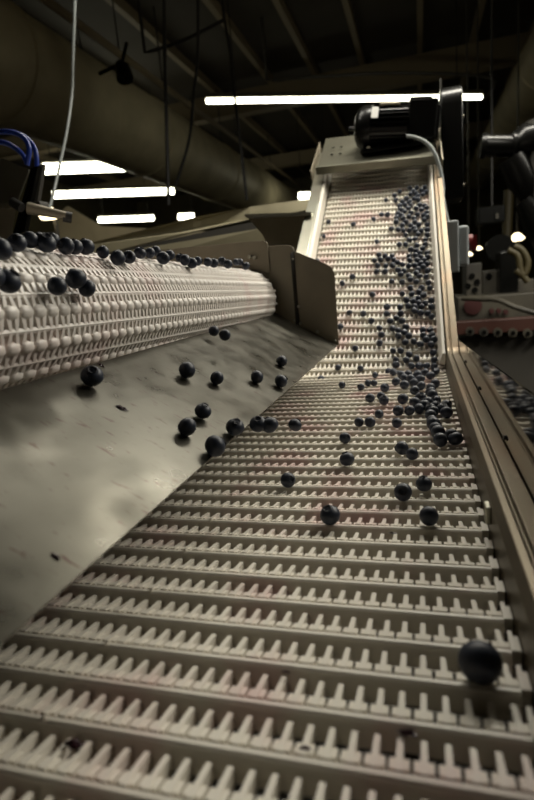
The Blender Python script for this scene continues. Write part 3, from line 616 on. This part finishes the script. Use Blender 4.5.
BERRIES = [
(0.0234, 0.2455, -0.1895, 0.0105, 5, 'large blurred blueberry nearest the camera at the lower right of the belt', 1),
(-0.0774, 0.4118, -0.1912, 0.0088, 5, 'blueberry alone on the level belt, lowest one near the middle of the picture', 1),
(-0.1329, 0.4924, -0.1920, 0.0080, 5, 'blueberry on the level belt left of and slightly above the lowest middle one', 1),
(0.0022, 0.4177, -0.1920, 0.0080, 5, 'darkish upright blueberry on the level belt, lowest one by the right rail', 1),
(-0.0195, 0.4657, -0.1915, 0.0085, 5, 'left one of the pair of blueberries touching on the belt just below the right pile', 1),
(-0.0011, 0.4877, -0.1922, 0.0078, 5, 'right one of the pair of blueberries touching on the belt just below the right pile', 1),
(-0.0815, 0.5569, -0.1917, 0.0083, 5, 'single blueberry on the level belt below a touching pair, centre right', 1),
(-0.0241, 0.5965, -0.1920, 0.0080, 5, 'upper left berry of a touching pair on the level belt right of centre', 1),
(-0.0130, 0.5774, -0.1928, 0.0072, 5, 'lower right berry of a touching pair on the level belt right of centre', 1),
(-0.0946, 0.6403, -0.1928, 0.0072, 5, 'blueberry on the level belt just left of a big touching pair', 1),
(-0.0699, 0.7128, -0.1922, 0.0078, 5, 'left berry of the pair in mid belt right of the small single one', 1),
(-0.0611, 0.7592, -0.1930, 0.0070, 5, 'blueberry just right of and behind the mid belt pair', 1),
(-0.0853, 0.7168, -0.1930, 0.0070, 5, 'blueberry hugging the left side of the mid belt pair', 1),
(-0.0339, 0.7076, -0.1928, 0.0072, 5, 'single blueberry between the mid belt pair and the right pile', 1),
(-0.0826, 0.8627, -0.1920, 0.0080, 5, 'round blueberry at the left front of the middle belt cluster', 1),
(-0.0590, 0.8433, -0.1916, 0.0084, 5, 'big blueberry at the right front of the middle belt cluster', 1),
(-0.0662, 0.8800, -0.1930, 0.0070, 5, 'blueberry tucked behind the middle belt cluster', 1),
(-0.1073, 0.9616, -0.1930, 0.0070, 5, 'left of two flat-looking berries on the belt below the bend', 1),
(-0.0979, 0.9974, -0.1930, 0.0070, 5, 'right of two flat-looking berries on the belt below the bend', 1),
(-0.0867, 0.9963, -0.1932, 0.0068, 5, 'third berry beside the two flat-looking ones below the bend', 1),
(-0.0641, 0.9550, -0.1932, 0.0068, 5, 'small single blueberry on the belt between the flat trio and the right pile', 1),
(-0.1454, 0.9870, -0.1930, 0.0070, 5, 'lone flat-looking blueberry left of the trio on the belt below the bend', 1),
(-0.0913, 1.0809, -0.1932, 0.0068, 5, 'lone flat-looking blueberry right at the bend of the belt', 1),
(-0.1531, 0.4745, -0.1281, 0.0082, 4, 'left berry of the falling pair just off the chute edge', 1),
(-0.1421, 0.4774, -0.1301, 0.0082, 4, 'right berry of the falling pair just off the chute edge', 1),
(-0.1414, 0.5753, -0.1572, 0.0078, 4, 'blueberry falling alone right of the falling pair', 1),
(-0.2741, 0.6921, -0.0529, 0.0076, 4, 'left berry of two dropping from the front of the infeed belt', 1),
(-0.2380, 0.6370, -0.0546, 0.0076, 4, 'right berry of two dropping from the front of the infeed belt', 1),
(-0.2684, 0.3883, -0.0604, 0.0096, 4, 'large blueberry high on the chute near the left picture edge', 1),
(-0.2380, 0.5123, -0.0780, 0.0092, 4, 'blueberry halfway down the chute, upper left one of the scatter', 1),
(-0.2158, 0.5386, -0.0925, 0.0076, 4, 'small blueberry on the chute right of the upper left one', 1),
(-0.1921, 0.6091, -0.1054, 0.0080, 4, 'blueberry on the chute left of the far pair', 1),
(-0.1707, 0.6397, -0.1171, 0.0084, 4, 'lower berry of the far pair on the chute near the end plate', 1),
(-0.1921, 0.7347, -0.1055, 0.0080, 4, 'upper berry of the far pair on the chute near the end plate', 1),
(-0.1931, 0.4389, -0.1054, 0.0076, 4, 'smaller blueberry on the chute above the two at its lower edge', 1),
(-0.1887, 0.3927, -0.1076, 0.0078, 4, 'blueberry with a shiny streak near the lower edge of the chute, left one', 1),
(-0.1638, 0.4392, -0.1210, 0.0084, 4, 'blueberry at the lower edge of the chute beside the falling pair', 1),
(-0.1621, 0.3842, -0.1215, 0.0088, 4, 'large blueberry about to roll off the lower edge of the chute', 1),
(-0.2768, 0.3205, 0.0202, 0.0090, 3, 'larger blueberry on the front of the white infeed belt at the left picture edge', 1),
(-0.2781, 0.3071, 0.0238, 0.0090, 3, 'berry cut by the left picture edge on the front of the infeed belt', 1),
(-0.2935, 0.3389, 0.0444, 0.0082, 3, 'leftmost blueberry in the row on top of the infeed belt', 1),
(-0.3033, 0.3687, 0.0513, 0.0076, 3, 'second blueberry from the left in the row on top of the infeed belt', 1),
(-0.3147, 0.3990, 0.0565, 0.0070, 3, 'third blueberry from the left in the row on top of the infeed belt', 1),
(-0.3066, 0.4085, 0.0536, 0.0086, 3, 'largest blueberry on top of the infeed belt beside the glowing work lamp', 1),
(-0.3296, 0.4485, 0.0609, 0.0070, 3, 'sixth blueberry from the left in the row on top of the infeed belt', 1),
(-0.3077, 0.4372, 0.0526, 0.0078, 3, 'seventh blueberry from the left in the row on top of the infeed belt', 1),
(-0.3084, 0.4518, 0.0524, 0.0076, 3, 'eighth blueberry from the left in the row on top of the infeed belt', 1),
(-0.3099, 0.4720, 0.0535, 0.0082, 3, 'ninth blueberry from the left in the row on top of the infeed belt', 1),
(-0.3146, 0.4115, 0.0563, 0.0072, 3, 'fourth blueberry from the left in the row on top of the infeed belt', 1),
(-0.2781, 0.4017, 0.0209, 0.0088, 3, 'top berry of the three clustered on the front of the white infeed belt', 1),
(-0.2769, 0.3734, 0.0156, 0.0078, 3, 'left berry of the three clustered on the front of the white infeed belt', 1),
(-0.2762, 0.4125, 0.0129, 0.0080, 3, 'right berry of the three clustered on the front of the white infeed belt', 1),
(-0.2964, 0.5051, 0.0426, 0.0080, 3, 'left berry of the touching pair on top of the infeed belt, left of its middle', 1),
(-0.3009, 0.5359, 0.0449, 0.0074, 3, 'right berry of the touching pair on top of the infeed belt, left of its middle', 1),
(-0.3156, 0.5890, 0.0524, 0.0074, 3, 'blueberry right of the middle heap in the row on top of the infeed belt', 1),
(-0.3297, 0.6417, 0.0556, 0.0070, 3, 'blueberry right of the middle heap in the row on top of the infeed belt', 1),
(-0.3052, 0.6268, 0.0466, 0.0082, 3, 'cratered blueberry in front of the little heap in the middle of the infeed belt row', 1),
(-0.3282, 0.6561, 0.0585, 0.0066, 3, 'blueberry right of the middle heap in the row on top of the infeed belt', 1),
(-0.3294, 0.6992, 0.0549, 0.0068, 3, 'twelfth blueberry from the right in the row on top of the infeed belt', 1),
(-0.3082, 0.6998, 0.0461, 0.0078, 3, 'tenth blueberry from the right in the row on top of the infeed belt', 1),
(-0.3023, 0.7089, 0.0416, 0.0076, 3, 'ninth blueberry from the right in the row on top of the infeed belt', 1),
(-0.3141, 0.7598, 0.0465, 0.0068, 3, 'eighth blueberry from the right in the row on top of the infeed belt', 1),
(-0.3137, 0.7986, 0.0458, 0.0072, 3, 'seventh blueberry from the right in the row on top of the infeed belt', 1),
(-0.3109, 0.8167, 0.0443, 0.0076, 3, 'sixth blueberry from the right in the row on top of the infeed belt', 1),
(-0.3287, 0.9036, 0.0509, 0.0074, 3, 'fifth blueberry from the right in the row on top of the infeed belt', 1),
(-0.3141, 0.8918, 0.0443, 0.0078, 3, 'fourth blueberry from the right in the row on top of the infeed belt', 1),
(-0.3276, 0.9997, 0.0509, 0.0072, 3, 'second blueberry from the right in the row on top of the infeed belt', 1),
(-0.3161, 0.9990, 0.0424, 0.0078, 3, 'rightmost blueberry of the row on top of the infeed belt, below the two bolts', 1),
(-0.3280, 0.9772, 0.0506, 0.0068, 3, 'third blueberry from the right in the row on top of the infeed belt', 1),
(-0.3201, 0.7105, 0.0502, 0.0066, 3, 'eleventh blueberry from the right in the row on top of the infeed belt', 1),
(-0.3072, 0.4963, 0.0493, 0.0066, 3, 'tenth blueberry from the left in the row on top of the infeed belt', 1),
(-0.2555, 1.6608, 0.1734, 0.0072, 6, 'lone blueberry high on the incline close to its left rail, upper of two', 0),
(-0.1794, 1.6342, 0.1553, 0.0076, 6, 'lone blueberry high on the incline between left rail and middle', 0),
(-0.1215, 1.6470, 0.1640, 0.0073, 6, 'lone blueberry high on the incline just left of a small pair', 0),
(-0.0997, 1.6630, 0.1755, 0.0076, 6, 'left berry of a small pair high on the incline', 0),
(-0.0824, 1.6596, 0.1731, 0.0077, 6, 'right berry of a small pair high on the incline', 0),
(-0.0888, 1.7313, 0.2225, 0.0070, 6, 'topmost isolated blueberry on the incline under the head cover', 0),
(-0.2619, 1.5970, 0.1284, 0.0069, 6, 'lone blueberry high on the incline close to its left rail, lower of two', 0),
(-0.0638, 1.7473, 0.2349, 0.0079, 7, None, 0),
(-0.1085, 1.5485, 0.0949, 0.0072, 6, 'lone blueberry on the incline above the middle clump', 0),
(-0.0493, 1.7643, 0.2459, 0.0072, 7, None, 0),
(-0.0089, 1.7552, 0.2406, 0.0081, 7, None, 0),
(-0.2668, 1.4933, 0.0569, 0.0078, 6, 'blueberry half hidden at the top edge of the chute end plate', 0),
(-0.1651, 1.4202, 0.0062, 0.0082, 6, 'upper right of two diagonal blueberries right of the chute end plate', 0),
(-0.1897, 1.4003, -0.0082, 0.0078, 6, 'lower left of two diagonal blueberries right of the chute end plate', 0),
(-0.1112, 1.3528, -0.0412, 0.0080, 6, 'lone blueberry in the middle of the incline', 0),
(-0.1634, 1.3018, -0.0777, 0.0074, 6, 'left of two level blueberries on the lower incline right of the end plate', 0),
(-0.1299, 1.2942, -0.0823, 0.0080, 6, 'right of two level blueberries on the lower incline', 0),
(-0.0755, 1.3097, -0.0711, 0.0083, 6, 'first berry from the top of the loose string left of the lower incline crowd', 0),
(-0.1103, 1.2712, -0.0986, 0.0078, 6, 'third berry from the top of the loose string left of the lower incline crowd', 0),
(-0.1815, 1.2593, -0.1066, 0.0081, 6, 'blueberry next to the lower right corner of the end plate', 0),
(-0.0749, 1.2889, -0.0859, 0.0080, 6, 'second berry from the top of the loose string left of the lower incline crowd', 0),
(-0.0903, 1.2492, -0.1147, 0.0073, 6, 'fourth berry from the top of the loose string left of the lower incline crowd', 0),
(-0.0849, 1.2290, -0.1278, 0.0081, 6, 'fifth berry from the top of the loose string left of the lower incline crowd', 0),
(-0.0887, 1.2063, -0.1439, 0.0079, 6, 'sixth berry from the top of the loose string left of the lower incline crowd', 0),
(-0.1419, 1.1960, -0.1516, 0.0076, 6, 'blueberry just below the lower corner of the end plate', 0),
(-0.0174, 1.7443, 0.2326, 0.0077, 7, None, 0),
(-0.0019, 1.7436, 0.2324, 0.0080, 7, None, 0),
(0.0150, 1.7548, 0.2404, 0.0082, 7, None, 0),
(0.0183, 1.7332, 0.2251, 0.0080, 7, None, 0),
(-0.0599, 1.7220, 0.2169, 0.0076, 7, None, 0),
(-0.0296, 1.7241, 0.2188, 0.0081, 7, None, 0),
(-0.0409, 1.7114, 0.2095, 0.0077, 7, None, 0),
(-0.0484, 1.6930, 0.1973, 0.0082, 8, None, 0),
(-0.0204, 1.7060, 0.2063, 0.0082, 7, None, 0),
(-0.0333, 1.6949, 0.1975, 0.0073, 7, None, 0),
(-0.0168, 1.6913, 0.1950, 0.0073, 7, None, 0),
(0.0037, 1.7099, 0.2092, 0.0083, 7, None, 0),
(0.0210, 1.6800, 0.1875, 0.0077, 8, None, 0),
(0.0118, 1.6629, 0.1757, 0.0079, 8, None, 0),
(-0.0535, 1.6584, 0.1725, 0.0078, 8, None, 0),
(-0.0353, 1.6640, 0.1762, 0.0076, 8, None, 0),
(-0.0171, 1.6544, 0.1695, 0.0076, 8, None, 0),
(-0.0425, 1.6471, 0.1646, 0.0078, 8, None, 0),
(-0.0570, 1.6411, 0.1604, 0.0078, 8, None, 0),
(-0.0388, 1.6339, 0.1558, 0.0082, 8, None, 0),
(-0.0226, 1.6371, 0.1578, 0.0080, 8, None, 0),
(0.0007, 1.6426, 0.1619, 0.0081, 8, None, 0),
(-0.0085, 1.6273, 0.1509, 0.0079, 8, None, 0),
(0.0180, 1.6165, 0.1427, 0.0074, 8, None, 0),
(-0.0574, 1.6211, 0.1469, 0.0083, 8, None, 0),
(-0.0316, 1.6151, 0.1427, 0.0082, 8, None, 0),
(-0.0405, 1.6033, 0.1340, 0.0078, 9, None, 0),
(-0.0069, 1.6109, 0.1394, 0.0080, 8, None, 0),
(-0.0706, 1.5930, 0.1271, 0.0081, 9, None, 0),
(-0.0514, 1.5869, 0.1225, 0.0078, 9, None, 0),
(-0.0383, 1.5815, 0.1180, 0.0073, 9, None, 0),
(-0.0186, 1.5968, 0.1298, 0.0081, 9, None, 0),
(-0.0092, 1.5859, 0.1224, 0.0083, 9, None, 0),
(-0.0222, 1.5797, 0.1168, 0.0073, 9, None, 0),
(-0.0054, 1.5732, 0.1132, 0.0081, 9, None, 0),
(0.0097, 1.5706, 0.1109, 0.0077, 9, None, 0),
(-0.0317, 1.5622, 0.1046, 0.0074, 9, None, 0),
(0.0008, 1.5594, 0.1029, 0.0075, 9, None, 0),
(0.0243, 1.5511, 0.0977, 0.0080, 9, None, 0),
(-0.0221, 1.5391, 0.0894, 0.0082, 9, None, 0),
(-0.0074, 1.5424, 0.0906, 0.0072, 9, None, 0),
(0.0188, 1.5341, 0.0848, 0.0072, 9, None, 0),
(-0.0481, 1.5245, 0.0790, 0.0080, 9, None, 0),
(-0.0325, 1.5228, 0.0773, 0.0076, 9, None, 0),
(-0.0033, 1.5128, 0.0710, 0.0082, 9, None, 0),
(0.0182, 1.5152, 0.0722, 0.0078, 9, None, 0),
(-0.0191, 1.5001, 0.0622, 0.0083, 9, None, 0),
(-0.0054, 1.4945, 0.0574, 0.0075, 10, None, 0),
(0.0034, 1.4851, 0.0505, 0.0073, 10, None, 0),
(0.0221, 1.4818, 0.0489, 0.0079, 10, None, 0),
(-0.0669, 1.4841, 0.0498, 0.0072, 11, None, 0),
(-0.0228, 1.4770, 0.0450, 0.0074, 10, None, 0),
(-0.0080, 1.4771, 0.0454, 0.0076, 10, None, 0),
(-0.0615, 1.4674, 0.0388, 0.0079, 11, None, 0),
(-0.0515, 1.4571, 0.0311, 0.0074, 11, None, 0),
(-0.0400, 1.4485, 0.0249, 0.0072, 11, None, 0),
(-0.0221, 1.4611, 0.0348, 0.0082, 10, None, 0),
(-0.0032, 1.4574, 0.0323, 0.0083, 10, None, 0),
(0.0128, 1.4552, 0.0307, 0.0082, 10, None, 0),
(-0.0245, 1.4406, 0.0198, 0.0076, 10, None, 0),
(-0.0094, 1.4405, 0.0198, 0.0077, 10, None, 0),
(0.0051, 1.4442, 0.0225, 0.0078, 10, None, 0),
(0.0108, 1.4324, 0.0144, 0.0079, 10, None, 0),
(-0.0645, 1.4485, 0.0256, 0.0079, 11, None, 0),
(0.0011, 1.7700, 0.2507, 0.0078, 7, None, 0),
(0.0031, 1.7289, 0.2224, 0.0082, 7, None, 0),
(0.0069, 1.6856, 0.1914, 0.0077, 7, None, 0),
(-0.0024, 1.6716, 0.1820, 0.0080, 8, None, 0),
(0.0267, 1.6689, 0.1794, 0.0075, 8, None, 0),
(0.0259, 1.6462, 0.1636, 0.0075, 8, None, 0),
(0.0262, 1.6267, 0.1509, 0.0083, 8, None, 0),
(0.0159, 1.6368, 0.1573, 0.0078, 8, None, 0),
(0.0257, 1.5938, 0.1273, 0.0078, 8, None, 0),
(0.0033, 1.5983, 0.1302, 0.0077, 8, None, 0),
(0.0250, 1.5718, 0.1119, 0.0078, 9, None, 0),
(0.0113, 1.5020, 0.0623, 0.0073, 9, None, 0),
(0.0221, 1.4659, 0.0378, 0.0079, 10, None, 0),
(0.0213, 1.4418, 0.0208, 0.0077, 10, None, 0),
(0.0065, 1.4679, 0.0393, 0.0079, 10, None, 0),
(-0.0199, 1.7755, 0.2542, 0.0076, 7, None, 0),
(0.0246, 1.7653, 0.2476, 0.0080, 7, None, 0),
(0.0270, 1.7439, 0.2327, 0.0080, 7, None, 0),
(-0.0075, 1.7206, 0.2154, 0.0073, 7, None, 0),
(-0.0463, 1.6741, 0.1841, 0.0083, 8, None, 0),
(-0.0243, 1.6772, 0.1853, 0.0075, 8, None, 0),
(-0.1006, 1.4920, 0.0561, 0.0079, 11, None, 0),
(-0.0849, 1.4872, 0.0524, 0.0076, 11, None, 0),
(-0.1116, 1.4742, 0.0432, 0.0075, 11, None, 0),
(-0.0961, 1.4747, 0.0436, 0.0076, 11, None, 0),
(-0.0768, 1.4742, 0.0436, 0.0079, 11, None, 0),
(-0.1029, 1.4525, 0.0287, 0.0080, 11, None, 0),
(-0.0819, 1.4500, 0.0259, 0.0072, 11, None, 0),
(-0.1040, 1.4320, 0.0135, 0.0074, 11, None, 0),
(-0.0831, 1.4280, 0.0116, 0.0081, 11, None, 0),
(-0.0023, 1.4256, 0.0095, 0.0078, 10, None, 0),
(0.0208, 1.4167, 0.0036, 0.0081, 10, None, 0),
(-0.0505, 1.4290, 0.0123, 0.0081, 11, None, 0),
(-0.0360, 1.4254, 0.0089, 0.0074, 10, None, 0),
(-0.0441, 1.4133, 0.0005, 0.0075, 11, None, 0),
(-0.0244, 1.4056, -0.0044, 0.0079, 10, None, 0),
(-0.0063, 1.4127, 0.0008, 0.0081, 10, None, 0),
(0.0010, 1.4019, -0.0074, 0.0076, 10, None, 0),
(0.0166, 1.3979, -0.0104, 0.0073, 10, None, 0),
(-0.0657, 1.3928, -0.0138, 0.0075, 11, None, 0),
(-0.0404, 1.3871, -0.0178, 0.0075, 11, None, 0),
(-0.0066, 1.3838, -0.0200, 0.0076, 10, None, 0),
(0.0212, 1.3767, -0.0249, 0.0077, 10, None, 0),
(-0.0209, 1.3645, -0.0334, 0.0077, 12, None, 0),
(0.0052, 1.3605, -0.0356, 0.0082, 12, None, 0),
(-0.0402, 1.3490, -0.0449, 0.0072, 13, None, 0),
(-0.0176, 1.3438, -0.0473, 0.0082, 12, None, 0),
(-0.0013, 1.3477, -0.0446, 0.0082, 12, None, 0),
(0.0091, 1.3375, -0.0516, 0.0083, 12, None, 0),
(-0.0309, 1.3265, -0.0594, 0.0082, 13, None, 0),
(-0.0156, 1.3221, -0.0624, 0.0082, 12, None, 0),
(-0.0031, 1.3300, -0.0579, 0.0074, 12, None, 0),
(0.0253, 1.3188, -0.0650, 0.0080, 12, None, 0),
(-0.0452, 1.3062, -0.0741, 0.0078, 13, None, 0),
(-0.0265, 1.3084, -0.0729, 0.0075, 12, None, 0),
(-0.0118, 1.3048, -0.0754, 0.0076, 12, None, 0),
(0.0038, 1.3032, -0.0766, 0.0075, 12, None, 0),
(0.0253, 1.3004, -0.0781, 0.0078, 12, None, 0),
(-0.0433, 1.2865, -0.0875, 0.0081, 13, None, 0),
(0.0012, 1.2841, -0.0891, 0.0082, 12, None, 0),
(0.0168, 1.2817, -0.0911, 0.0080, 12, None, 0),
(-0.0121, 1.2917, -0.0838, 0.0082, 12, None, 0),
(-0.0667, 1.2669, -0.1016, 0.0078, 14, None, 0),
(-0.0534, 1.2755, -0.0963, 0.0072, 13, None, 0),
(-0.0399, 1.2643, -0.1032, 0.0080, 14, None, 0),
(-0.0613, 1.2454, -0.1170, 0.0075, 14, None, 0),
(-0.0316, 1.2465, -0.1157, 0.0079, 15, None, 0),
(-0.0483, 1.2377, -0.1221, 0.0078, 14, None, 0),
(-0.0346, 1.2324, -0.1260, 0.0077, 14, None, 0),
(-0.0253, 1.2211, -0.1336, 0.0079, 15, None, 0),
(-0.0479, 1.2233, -0.1324, 0.0076, 14, None, 0),
(0.0047, 1.2348, -0.1237, 0.0081, 15, None, 0),
(0.0203, 1.2342, -0.1246, 0.0077, 15, None, 0),
(0.0236, 1.2199, -0.1342, 0.0081, 15, None, 0),
(0.0050, 1.2213, -0.1338, 0.0076, 15, None, 0),
(-0.0029, 1.3147, -0.0682, 0.0078, 12, None, 0),
(0.0119, 1.3133, -0.0696, 0.0074, 12, None, 0),
(-0.0204, 1.3930, -0.0130, 0.0081, 10, None, 0),
(0.0241, 1.3600, -0.0372, 0.0072, 12, None, 0),
(0.0249, 1.2714, -0.0988, 0.0075, 12, None, 0),
(-0.1754, 1.1478, -0.1851, 0.0077, 6, 'lone blueberry on the belt at the bend, below the end plate corner, right one', 0),
(-0.2088, 1.1184, -0.2045, 0.0087, 6, 'lone blueberry on the belt at the bend close to the chute edge', 0),
(-0.1265, 1.1436, -0.1887, 0.0072, 6, 'small lone blueberry at the bend, left of the crowd', 0),
(-0.0331, 1.2049, -0.1451, 0.0078, 15, None, 0),
(-0.0153, 1.2064, -0.1443, 0.0075, 15, None, 0),
(-0.0017, 1.1975, -0.1501, 0.0079, 15, None, 0),
(0.0211, 1.1954, -0.1519, 0.0076, 15, None, 0),
(-0.0588, 1.1849, -0.1595, 0.0074, 16, None, 0),
(-0.0430, 1.1836, -0.1602, 0.0076, 16, None, 0),
(-0.0254, 1.1725, -0.1677, 0.0078, 16, None, 0),
(-0.0101, 1.1618, -0.1750, 0.0080, 17, None, 0),
(0.0244, 1.1744, -0.1666, 0.0076, 17, None, 0),
(-0.0526, 1.1606, -0.1767, 0.0073, 16, None, 0),
(-0.0313, 1.1589, -0.1775, 0.0076, 16, None, 0),
(-0.0210, 1.1440, -0.1876, 0.0079, 16, None, 0),
(-0.0054, 1.1428, -0.1882, 0.0081, 17, None, 0),
(0.0100, 1.1427, -0.1888, 0.0076, 17, None, 0),
(-0.0524, 1.1477, -0.1847, 0.0081, 16, None, 0),
(-0.0672, 1.1319, -0.1961, 0.0079, 16, None, 0),
(-0.0478, 1.1263, -0.2002, 0.0077, 18, None, 0),
(-0.0562, 1.0973, -0.1918, 0.0082, 18, None, 0),
(-0.0257, 1.0684, -0.1916, 0.0084, 18, None, 0),
(-0.0084, 1.0624, -0.1914, 0.0086, 18, None, 0),
(0.0057, 1.0818, -0.1917, 0.0083, 18, None, 0),
(0.0249, 1.1395, -0.1910, 0.0077, 17, None, 0),
(0.0256, 1.1558, -0.1798, 0.0075, 17, None, 0),
(0.0156, 1.0408, -0.1914, 0.0086, 18, None, 0),
(0.0272, 1.0929, -0.1927, 0.0073, 17, None, 0),
(-0.0466, 0.9953, -0.1917, 0.0083, 18, None, 0),
(-0.0324, 1.0298, -0.1917, 0.0083, 18, None, 0),
(-0.0389, 1.0576, -0.1911, 0.0089, 18, None, 0),
(-0.0201, 1.0144, -0.1911, 0.0089, 18, None, 0),
(-0.0148, 0.9804, -0.1918, 0.0082, 18, None, 0),
(-0.0033, 1.0073, -0.1911, 0.0089, 18, None, 0),
(-0.0306, 0.9585, -0.1913, 0.0087, 18, None, 0),
(-0.0019, 0.9481, -0.1919, 0.0081, 18, None, 1),
(-0.0637, 0.9401, -0.1916, 0.0084, 18, None, 1),
(-0.0126, 0.9126, -0.1921, 0.0079, 18, None, 1),
(0.0133, 0.9229, -0.1912, 0.0088, 18, None, 1),
(0.0219, 0.9630, -0.1914, 0.0086, 18, None, 0),
(0.0127, 0.8923, -0.1911, 0.0089, 18, None, 1),
(0.0151, 0.8682, -0.1912, 0.0088, 18, None, 1),
(-0.0028, 0.8562, -0.1914, 0.0086, 18, None, 1),
(-0.0301, 0.8461, -0.1913, 0.0087, 18, None, 1),
(-0.0119, 0.8227, -0.1915, 0.0085, 19, None, 1),
(0.0197, 0.8339, -0.1921, 0.0079, 19, None, 1),
(0.0072, 0.8202, -0.1915, 0.0085, 19, None, 1),
(-0.0187, 0.7732, -0.1922, 0.0078, 19, None, 1),
(-0.0054, 0.7821, -0.1920, 0.0080, 19, None, 1),
(0.0016, 0.8016, -0.1913, 0.0087, 19, None, 1),
(0.0185, 0.7974, -0.1921, 0.0079, 19, None, 1),
(0.0103, 0.7820, -0.1921, 0.0079, 19, None, 1),
(0.0334, 0.8016, -0.1921, 0.0079, 19, None, 1),
(0.0310, 0.7532, -0.1911, 0.0089, 19, None, 1),
(0.0098, 0.7457, -0.1920, 0.0080, 19, None, 1),
(0.0115, 0.7135, -0.1922, 0.0078, 19, None, 1),
(0.0151, 0.6736, -0.1912, 0.0088, 19, None, 1),
(0.0314, 0.6471, -0.1921, 0.0079, 19, None, 1),
(0.0184, 0.6250, -0.1912, 0.0088, 19, None, 1),
(0.0123, 0.6959, -0.1912, 0.0088, 19, None, 1),
(0.0168, 0.6562, -0.1911, 0.0089, 19, None, 1),
(0.0352, 0.6294, -0.1912, 0.0088, 19, None, 1),
(0.0143, 0.7671, -0.1922, 0.0078, 19, None, 1),
(0.0272, 0.7771, -0.1913, 0.0087, 19, None, 1),
(-0.0345, 0.7714, -0.1916, 0.0084, 19, None, 1),
(0.0109, 1.2089, -0.1420, 0.0080, 15, None, 0),
(0.0267, 1.2069, -0.1431, 0.0082, 15, None, 0)]
for i, (x, y, z, r, gi, lab, big) in enumerate(BERRIES):
    o = proto.copy(); COL.objects.link(o); o.location = (x, y, CZ+z); o.scale = (r*rb.uniform(.97, 1.04), r*rb.uniform(.95, 1.03), r)
    o.rotation_euler = (rb.uniform(-1.3, 1.8), rb.uniform(-1.2, 1.2), rb.uniform(0, 6.28))
    gl, gg = G[gi]; o['label'] = lab if lab else gl; o['category'] = 'blueberry'
    o['group'] = gg
    if big:
        c = crown.copy(); COL.objects.link(c); c.parent = o

# dried juice and crushed skins
def splat(c, r, nrm, label, seed, tan=Vector((1, 0, 0))):
    rs = random.Random(seed); nrm = Vector(nrm).normalized(); x = (tan-nrm*tan.dot(nrm)).normalized(); y = nrm.cross(x)
    bm = bmesh.new(); cc = Vector(c); n = 18; ring0 = []; ring1 = []
    for k in range(n):
        a = 2*PI*k/n; q = r*(.55+.6*rs.random()); p = cc+(x*math.cos(a)*1.5+y*math.sin(a)*.7)*q
        ring0.append(bm.verts.new(p)); ring1.append(bm.verts.new(cc+(p-cc)*.6+nrm*r*.35*rs.random()))
    top = bm.verts.new(cc+nrm*r*.25)
    for k in range(n):
        bm.faces.new((ring0[k], ring0[(k+1) % n], ring1[(k+1) % n], ring1[k])); bm.faces.new((ring1[k], ring1[(k+1) % n], top))
    tag(done('crushed_berry_skin', bm, M['spill'], None), label, 'berry skin')
splat((-0.2392, 0.3802, 1.2130), 0.0046, (0.493, -0.000, 0.870), 'dark crushed berry skin smeared on the chute below the large left berry', 1)
splat((-0.2909, 0.4377, 1.2420), 0.0034, (0.493, -0.000, 0.870), 'dark red crushed skin just above and right of the large left berry on the chute', 12)
splat((-0.1787, 0.2041, 1.1783), 0.0022, (0.493, -0.000, 0.870), 'tiny brown speck of skin near the bottom left of the chute', 2)
splat((-0.1607, 0.1739, 1.0995), 0.0042, (0.000, 0.000, 1.000), 'wet purple crushed skin caught between the belt teeth at the lower left', 3)
splat((-0.0106, 0.2086, 1.0985), 0.0032, (0.000, 0.000, 1.000), 'dark crushed berry stuck in a slot of the belt at the lower right', 4)
splat((-0.0543, 0.1909, 1.1000), 0.0020, (0.000, 0.000, 1.000), 'small dark red skin fragment on the belt at the bottom middle', 5)
splat((-0.0737, 0.2356, 1.1000), 0.0019, (0.000, 0.000, 1.000), 'red skin fragment on the belt left of the large blurred berry', 6)
splat((-0.0257, 0.4013, 1.1000), 0.0023, (0.000, 0.000, 1.000), 'dark skin fragment on the belt left of the lowest right berry', 7)
splat((-0.1428, 0.4966, 1.1030), 0.0014, (0.000, 0.000, 1.000), 'thin dark stalk fragment touching the berry left of centre', 8)
